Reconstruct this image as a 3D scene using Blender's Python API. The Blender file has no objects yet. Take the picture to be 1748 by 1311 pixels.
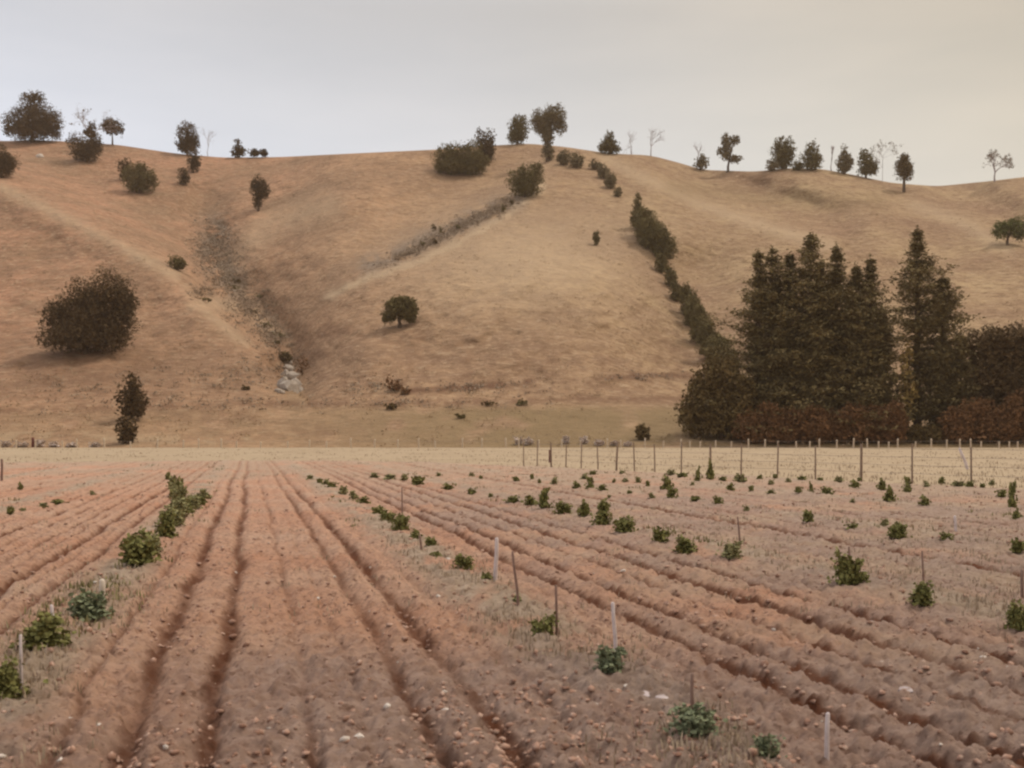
import bpy, math, random
import numpy as np
from mathutils import Vector

# ------------------------------------------------------------------ camera, world, sun, exposure
SC = bpy.context.scene
COL = SC.collection
F = 1874.0            # focal length in photograph pixels (frame 1748 wide)
EYE = 1.5             # eye height above the vineyard soil
HZ = 745.0            # image row of the level horizon
cam = bpy.data.cameras.new("camera")
cam.sensor_width = 36.0
cam.lens = F / 1748 * 36.0
cam.shift_y = (HZ - 655.5) / 1748.0
cam.clip_start = 0.1
cam.clip_end = 9000
cam.dof.use_dof = True
cam.dof.focus_distance = 60.0
cam.dof.aperture_fstop = 6.0
camo = bpy.data.objects.new("camera", cam)
camo.location = (0, 0, EYE)
camo.rotation_euler = (math.radians(90), 0, 0)
COL.objects.link(camo)
SC.camera = camo

SUN_EL, SUN_AZ = math.radians(58), math.radians(62)     # azimuth clockwise from +Y
W = bpy.data.worlds.new("World"); SC.world = W; W.use_nodes = True
nt = W.node_tree; nt.nodes.clear()
N = nt.nodes.new; L = nt.links.new
out = N('ShaderNodeOutputWorld'); bg = N('ShaderNodeBackground'); L(bg.outputs[0], out.inputs[0])
bg.inputs[1].default_value = 0.1
sky = N('ShaderNodeTexSky'); sky.sky_type = 'NISHITA'; sky.sun_disc = False
sky.sun_elevation = SUN_EL; sky.sun_rotation = SUN_AZ
sky.dust_density = 4.0; sky.air_density = 1.2
tc = N('ShaderNodeTexCoord'); sep = N('ShaderNodeSeparateXYZ'); L(tc.outputs['Generated'], sep.inputs[0])
def ramp(nodes, stops):
    r = nodes.new('ShaderNodeValToRGB')
    e = r.color_ramp.elements
    while len(e) < len(stops): e.new(0.5)
    for k, (p, c) in enumerate(stops):
        e[k].position = p; e[k].color = (*c, 1)
    return r
# overcast deck: brighter overhead, warmer towards +X
mr = N('ShaderNodeMapRange'); mr.inputs[1].default_value = -0.45; mr.inputs[2].default_value = 0.5
L(sep.outputs[0], mr.inputs[0])
rx = ramp(nt.nodes, [(0.0, (8.0, 8.4, 9.2)), (0.42, (7.75, 7.75, 7.8)), (0.72, (7.4, 7.05, 6.3)), (1.0, (6.8, 6.1, 4.8))])
L(mr.outputs[0], rx.inputs[0])
rz = ramp(nt.nodes, [(0.0, (1.0, 1.03, 1.07)), (0.15, (1.08, 1.11, 1.18)), (0.25, (.99, .99, 1.0)), (0.36, (.88, .84, .80)), (0.6, (1.2, 1.15, 1.1)), (1.0, (1.7, 1.65, 1.6))])
L(sep.outputs[2], rz.inputs[0])
mp = N('ShaderNodeMapping'); mp.inputs['Scale'].default_value = (1.0, 1.0, 4.5); L(tc.outputs['Generated'], mp.inputs[0])
nz = N('ShaderNodeTexNoise'); nz.inputs['Scale'].default_value = 2.3; nz.inputs['Detail'].default_value = 4; L(mp.outputs[0], nz.inputs[0])
rn = ramp(nt.nodes, [(0.34, (.90, .915, .935)), (0.66, (1.06, 1.05, 1.045))]); L(nz.outputs[0], rn.inputs[0])
def vmul(a, b):
    m = N('ShaderNodeMix'); m.data_type = 'RGBA'; m.blend_type = 'MULTIPLY'; m.inputs[0].default_value = 1
    L(a, m.inputs[6]); L(b, m.inputs[7]); return m.outputs[2]
deck = vmul(vmul(rx.outputs[0], rz.outputs[0]), rn.outputs[0])
mx = N('ShaderNodeMix'); mx.data_type = 'RGBA'; mx.inputs[0].default_value = 0.93
L(sky.outputs[0], mx.inputs[6]); L(deck, mx.inputs[7]); L(mx.outputs[2], bg.inputs[0])

sl = bpy.data.lights.new("sun", 'SUN'); sl.energy = 2.2; sl.angle = math.radians(6); sl.color = (1.0, .95, .88)
so = bpy.data.objects.new("sun", sl); COL.objects.link(so)
sd = Vector((math.sin(SUN_AZ) * math.cos(SUN_EL), math.cos(SUN_AZ) * math.cos(SUN_EL), math.sin(SUN_EL)))
so.rotation_euler = sd.to_track_quat('Z', 'Y').to_euler(); so.location = (0, 0, 50)

SC.view_settings.view_transform = 'Standard'
SC.view_settings.look = 'None'
SC.view_settings.exposure = 0.0
SC.view_settings.gamma = 1.0
SC.cycles.pixel_filter_type = 'BLACKMAN_HARRIS'
SC.cycles.filter_width = 2.4
SC.cycles.max_bounces = 5
SC.cycles.volume_bounces = 1
HAZE = .00011        # density of the valley air

# ------------------------------------------------------------------ helpers
rng = np.random.default_rng(7)
random.seed(7)

def tag(o, label=None, cat=None, group=None, kind=None):
    if label: o['label'] = label
    if cat: o['category'] = cat
    if group: o['group'] = group
    if kind: o['kind'] = kind
    return o

def np_mesh(name, V, Fc, smooth=False):
    """V (n,3), Fc (m,k) same-sized faces, or list of such arrays"""
    me = bpy.data.meshes.new(name)
    if not isinstance(Fc, (list, tuple)): Fc = [Fc]
    Fc = [np.asarray(f, dtype=np.int32) for f in Fc if len(f)]
    V = np.asarray(V, dtype=np.float32)
    nl = sum(f.size for f in Fc); npoly = sum(len(f) for f in Fc)
    me.vertices.add(len(V)); me.vertices.foreach_set('co', V.ravel())
    me.loops.add(nl); me.loops.foreach_set('vertex_index', np.concatenate([f.ravel() for f in Fc]))
    me.polygons.add(npoly)
    tot = np.concatenate([np.full(len(f), f.shape[1], np.int32) for f in Fc])
    st = np.concatenate([[0], np.cumsum(tot)[:-1]]).astype(np.int32)
    me.polygons.foreach_set('loop_start', st)
    if smooth: me.polygons.foreach_set('use_smooth', np.ones(npoly, bool))
    me.update(calc_edges=True); me.validate()
    return me

def attr(me, name, vals):
    a = me.attributes.new(name, 'FLOAT', 'POINT'); a.data.foreach_set('value', np.asarray(vals, np.float32).ravel())

def link(name, me, mat, parent=None, loc=None):
    o = bpy.data.objects.new(name, me); COL.objects.link(o)
    if mat is not None and len(me.materials) == 0: me.materials.append(mat)
    if parent is not None: o.parent = parent
    if loc is not None: o.location = loc
    return o

def empty(name, loc, rz=0.0):
    o = bpy.data.objects.new(name, None); COL.objects.link(o)
    o.empty_display_size = 0.3; o.location = loc; o.rotation_euler = (0, 0, rz)
    return o

class MB:
    def __init__(s): s.v = []; s.f3 = []; s.f4 = []; s.n = 0
    def add(s, v, f):
        f = np.asarray(f) + s.n
        (s.f3 if f.shape[1] == 3 else s.f4).append(f)
        s.v.append(np.asarray(v, float)); s.n += len(v)
    def tube(s, pts, rad, sides=6, cap=True):
        pts = np.asarray(pts, float); k = len(pts); rad = np.broadcast_to(rad, (k,))
        vs = []
        for i in range(k):
            d = pts[min(i + 1, k - 1)] - pts[max(i - 1, 0)]; d /= (np.linalg.norm(d) + 1e-9)
            a = np.cross(d, (0.13, 0.97, 0.21)) if abs(d[1]) < .9 else np.cross(d, (1, 0, 0)); a /= np.linalg.norm(a); b = np.cross(d, a)
            t = np.arange(sides) / sides * 2 * math.pi
            vs.append(pts[i] + rad[i] * (np.outer(np.cos(t), a) + np.outer(np.sin(t), b)))
        V = np.concatenate(vs); Q = []
        for i in range(k - 1):
            for j in range(sides):
                q = (j + 1) % sides
                Q.append((i * sides + j, i * sides + q, (i + 1) * sides + q, (i + 1) * sides + j))
        V = np.vstack([V, pts[-1:]]); T = [((k - 1) * sides + j, (k - 1) * sides + (j + 1) % sides, k * sides) for j in range(sides)]
        n0 = s.n; s.v.append(V); s.n += len(V)
        s.f4.append(np.asarray(Q) + n0)
        if cap: s.f3.append(np.asarray(T) + n0)
    def mesh(s, name, smooth=True):
        fs = []
        if s.f3: fs.append(np.concatenate(s.f3))
        if s.f4: fs.append(np.concatenate(s.f4))
        return np_mesh(name, np.concatenate(s.v), fs, smooth)

def _h(ix, iy, seed):
    n = (ix.astype(np.int64) * 374761393 + iy.astype(np.int64) * 668265263 + seed * 1442695041) & 0xffffffff
    n = ((n ^ (n >> 13)) * 1274126177) & 0xffffffff
    return ((n ^ (n >> 16)) & 0xffff) / 65535.0
def vn(x, y, seed=0):
    x = np.asarray(x, float); y = np.asarray(y, float)
    ix = np.floor(x); iy = np.floor(y); fx = x - ix; fy = y - iy
    fx = fx * fx * (3 - 2 * fx); fy = fy * fy * (3 - 2 * fy)
    a = _h(ix, iy, seed); b = _h(ix + 1, iy, seed); c = _h(ix, iy + 1, seed); d = _h(ix + 1, iy + 1, seed)
    return (a + (b - a) * fx) * (1 - fy) + (c + (d - c) * fx) * fy
def fbm(x, y, o=4, seed=0):
    s = 0; a = .5; t = 0
    for k in range(o):
        s = s + a * vn(x * 2 ** k + 17 * k, y * 2 ** k - 9 * k, seed + k); t += a; a *= .5
    return s / t
def sstep(x, a, b):
    t = np.clip((x - a) / (b - a), 0, 1); return t * t * (3 - 2 * t)
def poly_dist(px, py, pts):
    """unsigned distance, signed side (+ = above in the picture for a left-to-right line), parameter 0..1"""
    best = np.full(np.shape(px), 1e9); side = np.zeros(np.shape(px)); par = np.zeros(np.shape(px))
    n = len(pts) - 1
    for i in range(n):
        ax, ay = pts[i]; bx, by = pts[i + 1]; dx, dy = bx - ax, by - ay
        t = np.clip(((px - ax) * dx + (py - ay) * dy) / (dx * dx + dy * dy), 0, 1)
        d = np.hypot(px - ax - t * dx, py - ay - t * dy)
        s = (dy * (px - ax) - dx * (py - ay)) / math.hypot(dx, dy)
        m = d < best
        best = np.where(m, d, best); side = np.where(m, np.sign(s) * d, side); par = np.where(m, (i + t) / n, par)
    return best, side, par

# ------------------------------------------------------------------ materials
def mat(name):
    m = bpy.data.materials.new(name); m.use_nodes = True
    t = m.node_tree; b = t.nodes['Principled BSDF']
    b.inputs['Roughness'].default_value = .95; b.inputs['Specular IOR Level'].default_value = .15
    return m, t, b
def noise(t, scale, detail=4, rough=.6, vec=None, sc=None):
    n = t.nodes.new('ShaderNodeTexNoise'); n.inputs['Scale'].default_value = scale
    n.inputs['Detail'].default_value = detail; n.inputs['Roughness'].default_value = rough
    if vec is not None:
        if sc:
            mpn = t.nodes.new('ShaderNodeMapping'); mpn.inputs['Scale'].default_value = sc
            t.links.new(vec, mpn.inputs[0]); vec = mpn.outputs[0]
        t.links.new(vec, n.inputs['Vector'])
    return n.outputs['Fac']
def objco(t): return t.nodes.new('ShaderNodeTexCoord').outputs['Object']
def mixc(t, f, a, b, mode='MIX'):
    m = t.nodes.new('ShaderNodeMix'); m.data_type = 'RGBA'; m.blend_type = mode
    for k, v in ((0, f), (6, a), (7, b)):
        if isinstance(v, (int, float)): m.inputs[k].default_value = v
        elif isinstance(v, tuple): m.inputs[k].default_value = (*v, 1)
        else: t.links.new(v, m.inputs[k])
    return m.outputs[2]
def rampf(t, f, a, b):
    m = t.nodes.new('ShaderNodeMapRange'); m.inputs[1].default_value = a; m.inputs[2].default_value = b
    t.links.new(f, m.inputs[0]); return m.outputs[0]
def attrn(t, name):
    a = t.nodes.new('ShaderNodeAttribute'); a.attribute_name = name; return a.outputs['Fac']
def bump(t, b, f, strength, dist):
    n = t.nodes.new('ShaderNodeBump'); n.inputs['Strength'].default_value = strength; n.inputs['Distance'].default_value = dist
    t.links.new(f, n.inputs['Height']); t.links.new(n.outputs[0], b.inputs['Normal'])
def math2(t, op, a, b):
    m = t.nodes.new('ShaderNodeMath'); m.operation = op
    for k, v in ((0, a), (1, b)):
        if isinstance(v, (int, float)): m.inputs[k].default_value = v
        else: t.links.new(v, m.inputs[k])
    return m.outputs[0]

def simple(name, c1, c2, scale=6, rough=.95, c3=None):
    m, t, b = mat(name); o = objco(t)
    c = mixc(t, rampf(t, noise(t, scale, 4, .6, o), .32, .68), c1, c2)
    if c3: c = mixc(t, rampf(t, noise(t, scale * 3.3, 3, .6, o), .5, .75), c, c3)
    t.links.new(c, b.inputs['Base Color']); b.inputs['Roughness'].default_value = rough
    return m
def foliage_mat(name, c1, c2, scale=.35):
    m, t, b = mat(name); o = objco(t)
    c = mixc(t, rampf(t, noise(t, scale, 3, .6, o), .35, .65), c1, c2)
    c = mixc(t, rampf(t, noise(t, scale * 9, 2, .5, o), .3, .75), c, tuple(min(1, 1.7 * k) for k in c2))
    t.links.new(c, b.inputs['Base Color'])
    return m

M = {}
# --- hill pasture
m, t, b = mat('dry_pasture'); o = objco(t)
sx = t.nodes.new('ShaderNodeSeparateXYZ'); t.links.new(o, sx.inputs[0])
lr = rampf(t, math2(t, 'ADD', sx.outputs[0], math2(t, 'MULTIPLY', noise(t, .02, 2, .5, o), 60.0)), -95, 75)
base = mixc(t, lr, (.465, .240, .140), (.435, .298, .162))
base = mixc(t, rampf(t, noise(t, .03, 5, .62, o), .36, .66), base, (.285, .172, .100))
base = mixc(t, math2(t, 'MULTIPLY', rampf(t, noise(t, .11, 4, .6, o, (1, 1, 2.5)), .45, .70), .7), base, (.215, .122, .072))
st = noise(t, .50, 5, .75, o, (.75, .75, 1.6))
base = mixc(t, math2(t, 'MULTIPLY', rampf(t, st, .42, .64), .66), base, (.19, .108, .060))
base = mixc(t, math2(t, 'MULTIPLY', rampf(t, noise(t, .9, 3, .7, o, (.6, .6, 1.6)), .52, .70), .6), base, (.47, .33, .205))
base = mixc(t, math2(t, 'MULTIPLY', rampf(t, noise(t, .33, 3, .75, o, (1, 1, 1.5)), .55, .68), .6), base, (.16, .092, .048))
base = mixc(t, attrn(t, 'pale'), base, mixc(t, noise(t, .8, 3, .6, o), (.40, .285, .175), (.52, .375, .235)))
base = mixc(t, attrn(t, 'olive'), base, mixc(t, noise(t, .25, 4, .6, o), (.15, .098, .046), (.29, .195, .10)))
scree = mixc(t, rampf(t, noise(t, .45, 4, .7, o), .35, .65), (.15, .10, .066), (.27, .21, .155))
base = mixc(t, attrn(t, 'scree'), base, scree)
base = mixc(t, attrn(t, 'scar_shade'), base, (.145, .070, .038))  # bare banks and reddish patches, plus tree shadows painted in the same tone
t.links.new(base, b.inputs['Base Color'])
bump(t, b, noise(t, .6, 5, .75, o, (.55, .55, 1.3)), .8, 1.8)
M['hill'] = m
# --- paddock strip
m, t, b = mat('straw_paddock'); o = objco(t)
c = mixc(t, rampf(t, noise(t, .12, 4, .6, o), .35, .7), (.325, .238, .150), (.380, .284, .183))
c = mixc(t, math2(t, 'MULTIPLY', rampf(t, noise(t, .8, 4, .65, o, (1, .25, 1)), .5, .75), .5), c, (.36, .255, .165))
t.links.new(c, b.inputs['Base Color']); bump(t, b, noise(t, 3, 4, .7, o), .2, .08)
M['paddock'] = m
# --- tilled soil
m, t, b = mat('tilled_soil'); o = objco(t)
c = mixc(t, rampf(t, noise(t, .35, 4, .6, o), .35, .68), (.500, .262, .162), (.530, .345, .240))
c = mixc(t, math2(t, 'MULTIPLY', rampf(t, noise(t, 9, 5, .72, o), .46, .64), .6), c, (.20, .098, .062))
c = mixc(t, math2(t, 'MULTIPLY', rampf(t, noise(t, 24, 3, .6, o), .56, .74), .6), c, (.50, .34, .25))
c = mixc(t, attrn(t, 'weedy'), c, mixc(t, rampf(t, noise(t, 5, 4, .7, o), .35, .65), (.29, .205, .138), (.47, .350, .255)))
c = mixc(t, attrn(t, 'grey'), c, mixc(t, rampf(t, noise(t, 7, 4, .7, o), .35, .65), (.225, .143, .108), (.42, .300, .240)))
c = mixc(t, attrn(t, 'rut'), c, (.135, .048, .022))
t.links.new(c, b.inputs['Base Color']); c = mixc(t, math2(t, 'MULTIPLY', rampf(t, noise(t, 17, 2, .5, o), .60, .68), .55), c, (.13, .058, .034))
t.links.new(c, b.inputs['Base Color']); bump(t, b, noise(t, 30, 6, .8, o), .9, .05)
M['soil'] = m

M['crown_dark'] = foliage_mat('dark_evergreen_leaves', (.046, .026, .012), (.088, .056, .026))
M['crown_olive'] = foliage_mat('olive_leaves', (.075, .055, .022), (.125, .098, .040))
M['crown_far'] = foliage_mat('far_olive_leaves', (.105, .078, .040), (.16, .125, .070))
M['crown_brown'] = foliage_mat('brown_leaves', (.055, .034, .012), (.110, .074, .030))
M['crown_pine'] = foliage_mat('pine_needles', (.034, .021, .008), (.140, .104, .046), .30)
M['crown_lav'] = foliage_mat('grey_green_leaves', (.12, .09, .068), (.19, .15, .11))
M['crown_green'] = foliage_mat('fresh_green_leaves', (.055, .060, .018), (.105, .105, .034))
M['crown_yellow'] = foliage_mat('yellowing_leaves', (.20, .135, .045), (.31, .215, .075))
M['scrub'] = foliage_mat('russet_twigs', (.088, .042, .018), (.165, .085, .040), .2)
M['mauve'] = foliage_mat('mauve_grey_twigs', (.34, .265, .215), (.42, .335, .28), .9)
M['gully'] = foliage_mat('gully_scrub_twigs', (.15, .105, .070), (.22, .165, .115), .2)
M['tussock'] = foliage_mat('tussock_blades', (.17, .11, .062), (.26, .18, .105), .15)
M['bark'] = simple('bark', (.070, .045, .030), (.13, .088, .060), 3)
M['bare'] = simple('grey_bare_wood', (.26, .20, .19), (.36, .29, .28), 2)
M['vine'] = foliage_mat('vine_leaves', (.055, .048, .015), (.155, .145, .050), 7)
M['vine_dry'] = foliage_mat('dusty_vine_leaves', (.13, .115, .050), (.21, .19, .09), 9)
M['vine_blue'] = foliage_mat('bluish_vine_leaves', (.070, .080, .040), (.155, .165, .095), 9)
M['cane'] = simple('vine_cane', (.14, .08, .045), (.22, .13, .08), 20)
M['stake_pale'] = simple('weathered_pale_stake', (.47, .38, .36), (.62, .53, .51), 14)
M['stake_dark'] = simple('weathered_brown_stake', (.17, .10, .075), (.27, .175, .14), 14)
M['stake_white'] = simple('whitewashed_wood', (.46, .38, .30), (.58, .49, .40), 14)
M['post'] = simple('fence_post_wood', (.17, .115, .08), (.27, .19, .135), 5)
M['post_pale'] = simple('pale_fence_post_wood', (.44, .33, .23), (.60, .48, .36), 5)
M['post_red'] = simple('dark_red_post', (.10, .03, .025), (.15, .05, .04), 5)
M['wire'] = simple('fence_wire', (.22, .17, .14), (.30, .24, .20), 5, .6)
M['stone_white'] = simple('pale_limestone', (.42, .34, .28), (.66, .58, .51), 14)
M['stone_grey'] = simple('grey_stone', (.30, .235, .22), (.46, .38, .36), 9)
M['rock'] = simple('outcrop_rock', (.26, .21, .165), (.38, .315, .26), 1.6)
M['screerock'] = simple('scree_rock', (.15, .105, .075), (.26, .20, .15), .4)
M['clod'] = simple('soil_clod', (.20, .105, .07), (.40, .24, .17), 8, c3=(.50, .36, .28))
M['strawgrass'] = simple('dry_grass_blades', (.29, .215, .145), (.39, .295, .205), 3)
M['greengrass'] = simple('green_weed_blades', (.14, .125, .050), (.26, .22, .10), 3)

# ------------------------------------------------------------------ terrain: far hills
FOOT = HZ + F * EYE / 150.0
SKY = np.array([(-900, 200), (-300, 215), (0, 241), (60, 239), (105, 241), (200, 247), (300, 262), (380, 269), (480, 268), (600, 262),
                (750, 255), (830, 249), (900, 245), (960, 250), (1040, 262), (1110, 265), (1160, 278), (1200, 290),
                (1290, 293), (1340, 287), (1400, 288), (1450, 297), (1520, 312), (1600, 318), (1700, 308), (1748, 302), (2100, 285), (2700, 300)], float)
def skyline(px):
    s = 0
    for d in (-12, 0, 12): s = s + np.interp(px + d, SKY[:, 0], SKY[:, 1])
    return s / 3
SPUR_L = [(-700, 60), (-200, 235), (0, 312), (100, 362), (200, 410), (300, 478), (380, 548), (440, 605)]
GULLY = [(345, 360), (372, 420), (395, 480), (440, 535), (480, 600), (498, 680)]
SPUR_C = [(520, 520), (600, 487), (680, 452), (760, 408), (850, 360), (935, 300), (975, 262)]
SPUR_R = [(1035, 272), (1110, 310), (1200, 352), (1320, 392), (1420, 420)]
SPUR_RR = [(1560, 345), (1640, 372), (1720, 420), (1850, 470)]
def hill_depth(px, py):
    px = np.asarray(px, float); py = np.asarray(py, float)
    w = np.clip((FOOT - py) / (FOOT - skyline(px)), -0.05, 1.0)
    D = 150 + 205 * w + 25 * np.clip(w, 0, 1) ** 2 + 45 * np.clip(w, 0, 1) ** 7
    env = sstep(w, .05, .3)
    _, s, p = poly_dist(px, py, SPUR_L); D = D + env * 42 * sstep(s, -6, 75) * (1 - sstep(px, 430, 640)) - env * 12 * np.exp(-(s / 45) ** 2) * (px < 430) * (1 - sstep(px, 300, 430))
    d, s, p = poly_dist(px, py, GULLY); D = D + env * 16 * np.exp(-(d / 42) ** 2)
    _, s, p = poly_dist(px, py, SPUR_C)
    k = sstep(px, 520, 680) * (1 - sstep(px, 930, 1050))
    D = D + env * 26 * sstep(s, -4, 50) * k * (1 - sstep(s, 60, 190))
    D = D - env * 22 * np.exp(-((px - 880) / 260) ** 2 - ((py - 480) / 120) ** 2)
    _, s, p = poly_dist(px, py, SPUR_R)
    k = sstep(px, 1040, 1150) * (1 - sstep(px, 1380, 1500))
    D = D + env * 26 * sstep(s, -5, 40) * k * (1 - sstep(s, 50, 100))
    D = D + env * 22 * np.exp(-((px - 1180) / 90) ** 2) * sstep(py, 380, 470) * (1 - sstep(w, .0, .0001) * 0)
    _, s, p = poly_dist(px, py, SPUR_RR)
    D = D + env * 18 * sstep(s, -5, 40) * sstep(px, 1560, 1640) * (1 - sstep(s, 45, 90))
    D = D + env * (7 * (fbm(px / 90, py / 60, 3, 5) - .5) + 3.0 * (fbm(px / 22, py / 12, 3, 9) - .5))
    return D
def at_hill(px, py):
    D = float(hill_depth(px, py)); return Vector(((px - 874) / F * D, D, EYE + (HZ - py) / F * D))
def at_flat(px, py):
    D = F * EYE / (py - HZ); return Vector(((px - 874) / F * D, D, 0.0))

pxs = np.arange(-900, 2660, 5.0)
ws = np.linspace(0, 1, 170)
P, Wv = np.meshgrid(pxs, ws)
PY = FOOT - Wv * (FOOT - skyline(P))
D = hill_depth(P, PY)
X = (P - 874) / F * D; Z = EYE + (HZ - PY) / F * D
# back of the crest: rounds over and falls away
bX, bY, bZ = [X], [D], [Z]
for k, (dy, dz) in enumerate([(6, -.4), (16, -2), (30, -6), (60, -16), (120, -40), (260, -75), (500, -90)]):
    bX.append(X[-1:] * (1 + dy / D[-1:])); bY.append(D[-1:] + dy); bZ.append(np.maximum(Z[-1:] + dz, 1))
Xh = np.concatenate(bX); Yh = np.concatenate(bY); Zh = np.concatenate(bZ)
# front skirt running down under the paddock
Xh = np.vstack([Xh[:1] * .96, Xh]); Yh = np.vstack([Yh[:1] - 6, Yh]); Zh = np.vstack([Zh[:1] - .25, Zh])
def grid_faces(r, c):
    i = np.arange((r - 1) * (c - 1)); a = (i // (c - 1)) * c + i % (c - 1)
    return np.stack([a, a + 1, a + 1 + c, a + c], 1)
me = np_mesh('hills', np.stack([Xh.ravel(), Yh.ravel(), Zh.ravel()], 1), grid_faces(*Xh.shape), True)
fn = fbm(P / 14, PY / 9, 3, 3); fn2 = fbm(P / 40, PY / 25, 3, 13)
def band(pts, wd, lo=0., hi=1.):
    d, s, p = poly_dist(P + 10 * (fn - .5), PY + 10 * (fn - .5), pts); return np.exp(-(d / wd) ** 2)
pale = .5 * band([(-60, 290), (0, 318), (100, 368), (200, 418), (300, 470), (340, 520), (420, 590)], 11) * sstep(fn2, .15, .5)
pale = np.maximum(pale, .8 * band([(560, 505), (640, 470), (700, 452), (780, 415), (870, 362), (925, 318)], 9))
pale = np.maximum(pale, .55 * band(SPUR_R, 12)); pale = np.maximum(pale, .45 * band([(1560, 350), (1640, 378), (1720, 425)], 12))
pale = np.maximum(pale, .5 * band([(330, 520), (420, 520), (470, 570)], 14)); pale = np.maximum(pale, .4 * band([(400, 440), (460, 380), (560, 350)], 25))
pale = np.maximum(pale, .6 * np.exp(-((P - 900) / 230) ** 2 - ((PY - 440) / 90) ** 2))
pale = np.maximum(pale, .5 * band([(0, 745), (200, 748), (420, 752)], 8) * (fn2 > .5))
scree = np.maximum(band([(372, 392), (362, 430), (385, 465), (400, 490)], 26) * sstep(fn, .34, .5), .9 * band([(885, 340), (800, 378), (740, 405), (690, 432), (630, 452)], 17) * sstep(fn, .3, .5))
scree = np.maximum(scree, .75 * band([(400, 490), (430, 525), (470, 570)], 16) * sstep(fn, .42, .55))
scar_shade = .95 * band([(690, 668), (800, 662), (905, 652)], 6) * sstep(fn2, .2, .4)
scar_shade = np.maximum(scar_shade, .8 * band([(985, 648), (1080, 642), (1190, 640)], 6) * sstep(fn2, .2, .45))
scar_shade = np.maximum(scar_shade, .65 * band([(0, 702), (200, 697), (420, 690), (700, 690), (1000, 682), (1190, 680)], 6) * sstep(fn, .25, .5))
scar_shade = np.maximum(scar_shade, .4 * band([(0, 640), (120, 700), (300, 690), (420, 720)], 30) * sstep(fn, .45, .6)); scar_shade = np.maximum(scar_shade, .3 * sstep(PY, 560, 620) * (1 - sstep(PY, 675, 690)) * sstep(fn, .5, .62))
scar_shade = np.maximum(scar_shade, .6 * band([(420, 520), (450, 550), (475, 590)], 11) * sstep(fn, .45, .6))
scar_shade = np.maximum(scar_shade, .5 * band([(560, 560), (640, 575), (720, 572)], 13) * sstep(fn, .4, .6))  # cast shadow of the lone round tree, painted into the pasture colour
scar_shade = np.maximum(scar_shade, .35 * band([(430, 742), (520, 738), (560, 742)], 12) * sstep(fn, .3, .6))
scar_shade = np.maximum(scar_shade, .50 * np.exp(-((P - 120) / 280) ** 2 - ((PY - 625) / 70) ** 2) * (.5 + .5 * sstep(fn2, .35, .6)))
scar_shade = np.maximum(scar_shade, .40 * band([(60, 640), (150, 650), (240, 625)], 24)); scar_shade = np.maximum(scar_shade, .3 * band([(480, 452), (530, 448)], 6))  # first band paints the shadow below the very large left tree
olive = sstep(PY, 684, 706) * (.35 + .6 * sstep(P, 430, 900)) * sstep(fn2, .1, .5)
olive = np.maximum(olive, .45 * band([(500, 660), (505, 700)], 24)); olive = np.maximum(olive, .4 * band([(1150, 320), (1300, 340), (1500, 345)], 16))
pad_rows = Xh.size - P.size
def full(a): 
    return np.concatenate([a[:1], a, np.repeat(a[-1:], Xh.shape[0] - a.shape[0] - 1, 0)])
for nme, a in (('pale', pale), ('scree', scree), ('scar_shade', scar_shade), ('olive', olive)): attr(me, nme, np.clip(full(a), 0, 1))
tag(link('hills', me, M['hill']), kind='structure')

# ------------------------------------------------------------------ terrain: field and paddock sheets
A0 = 4.0      # fan origin 4 m behind the camera, so the sheets stay wide at the near end
EDGE = np.array([(-130, 60), (-60, 62), (-26, 64), (-20, 68), (-12, 69), (-5, 64.5), (0, 56.5), (5.2, 47), (10.4, 38.4), (14.6, 31), (19, 24), (30, 6), (36, -4)], float)
aa = np.linspace(-.80, .80, 1150)
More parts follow.
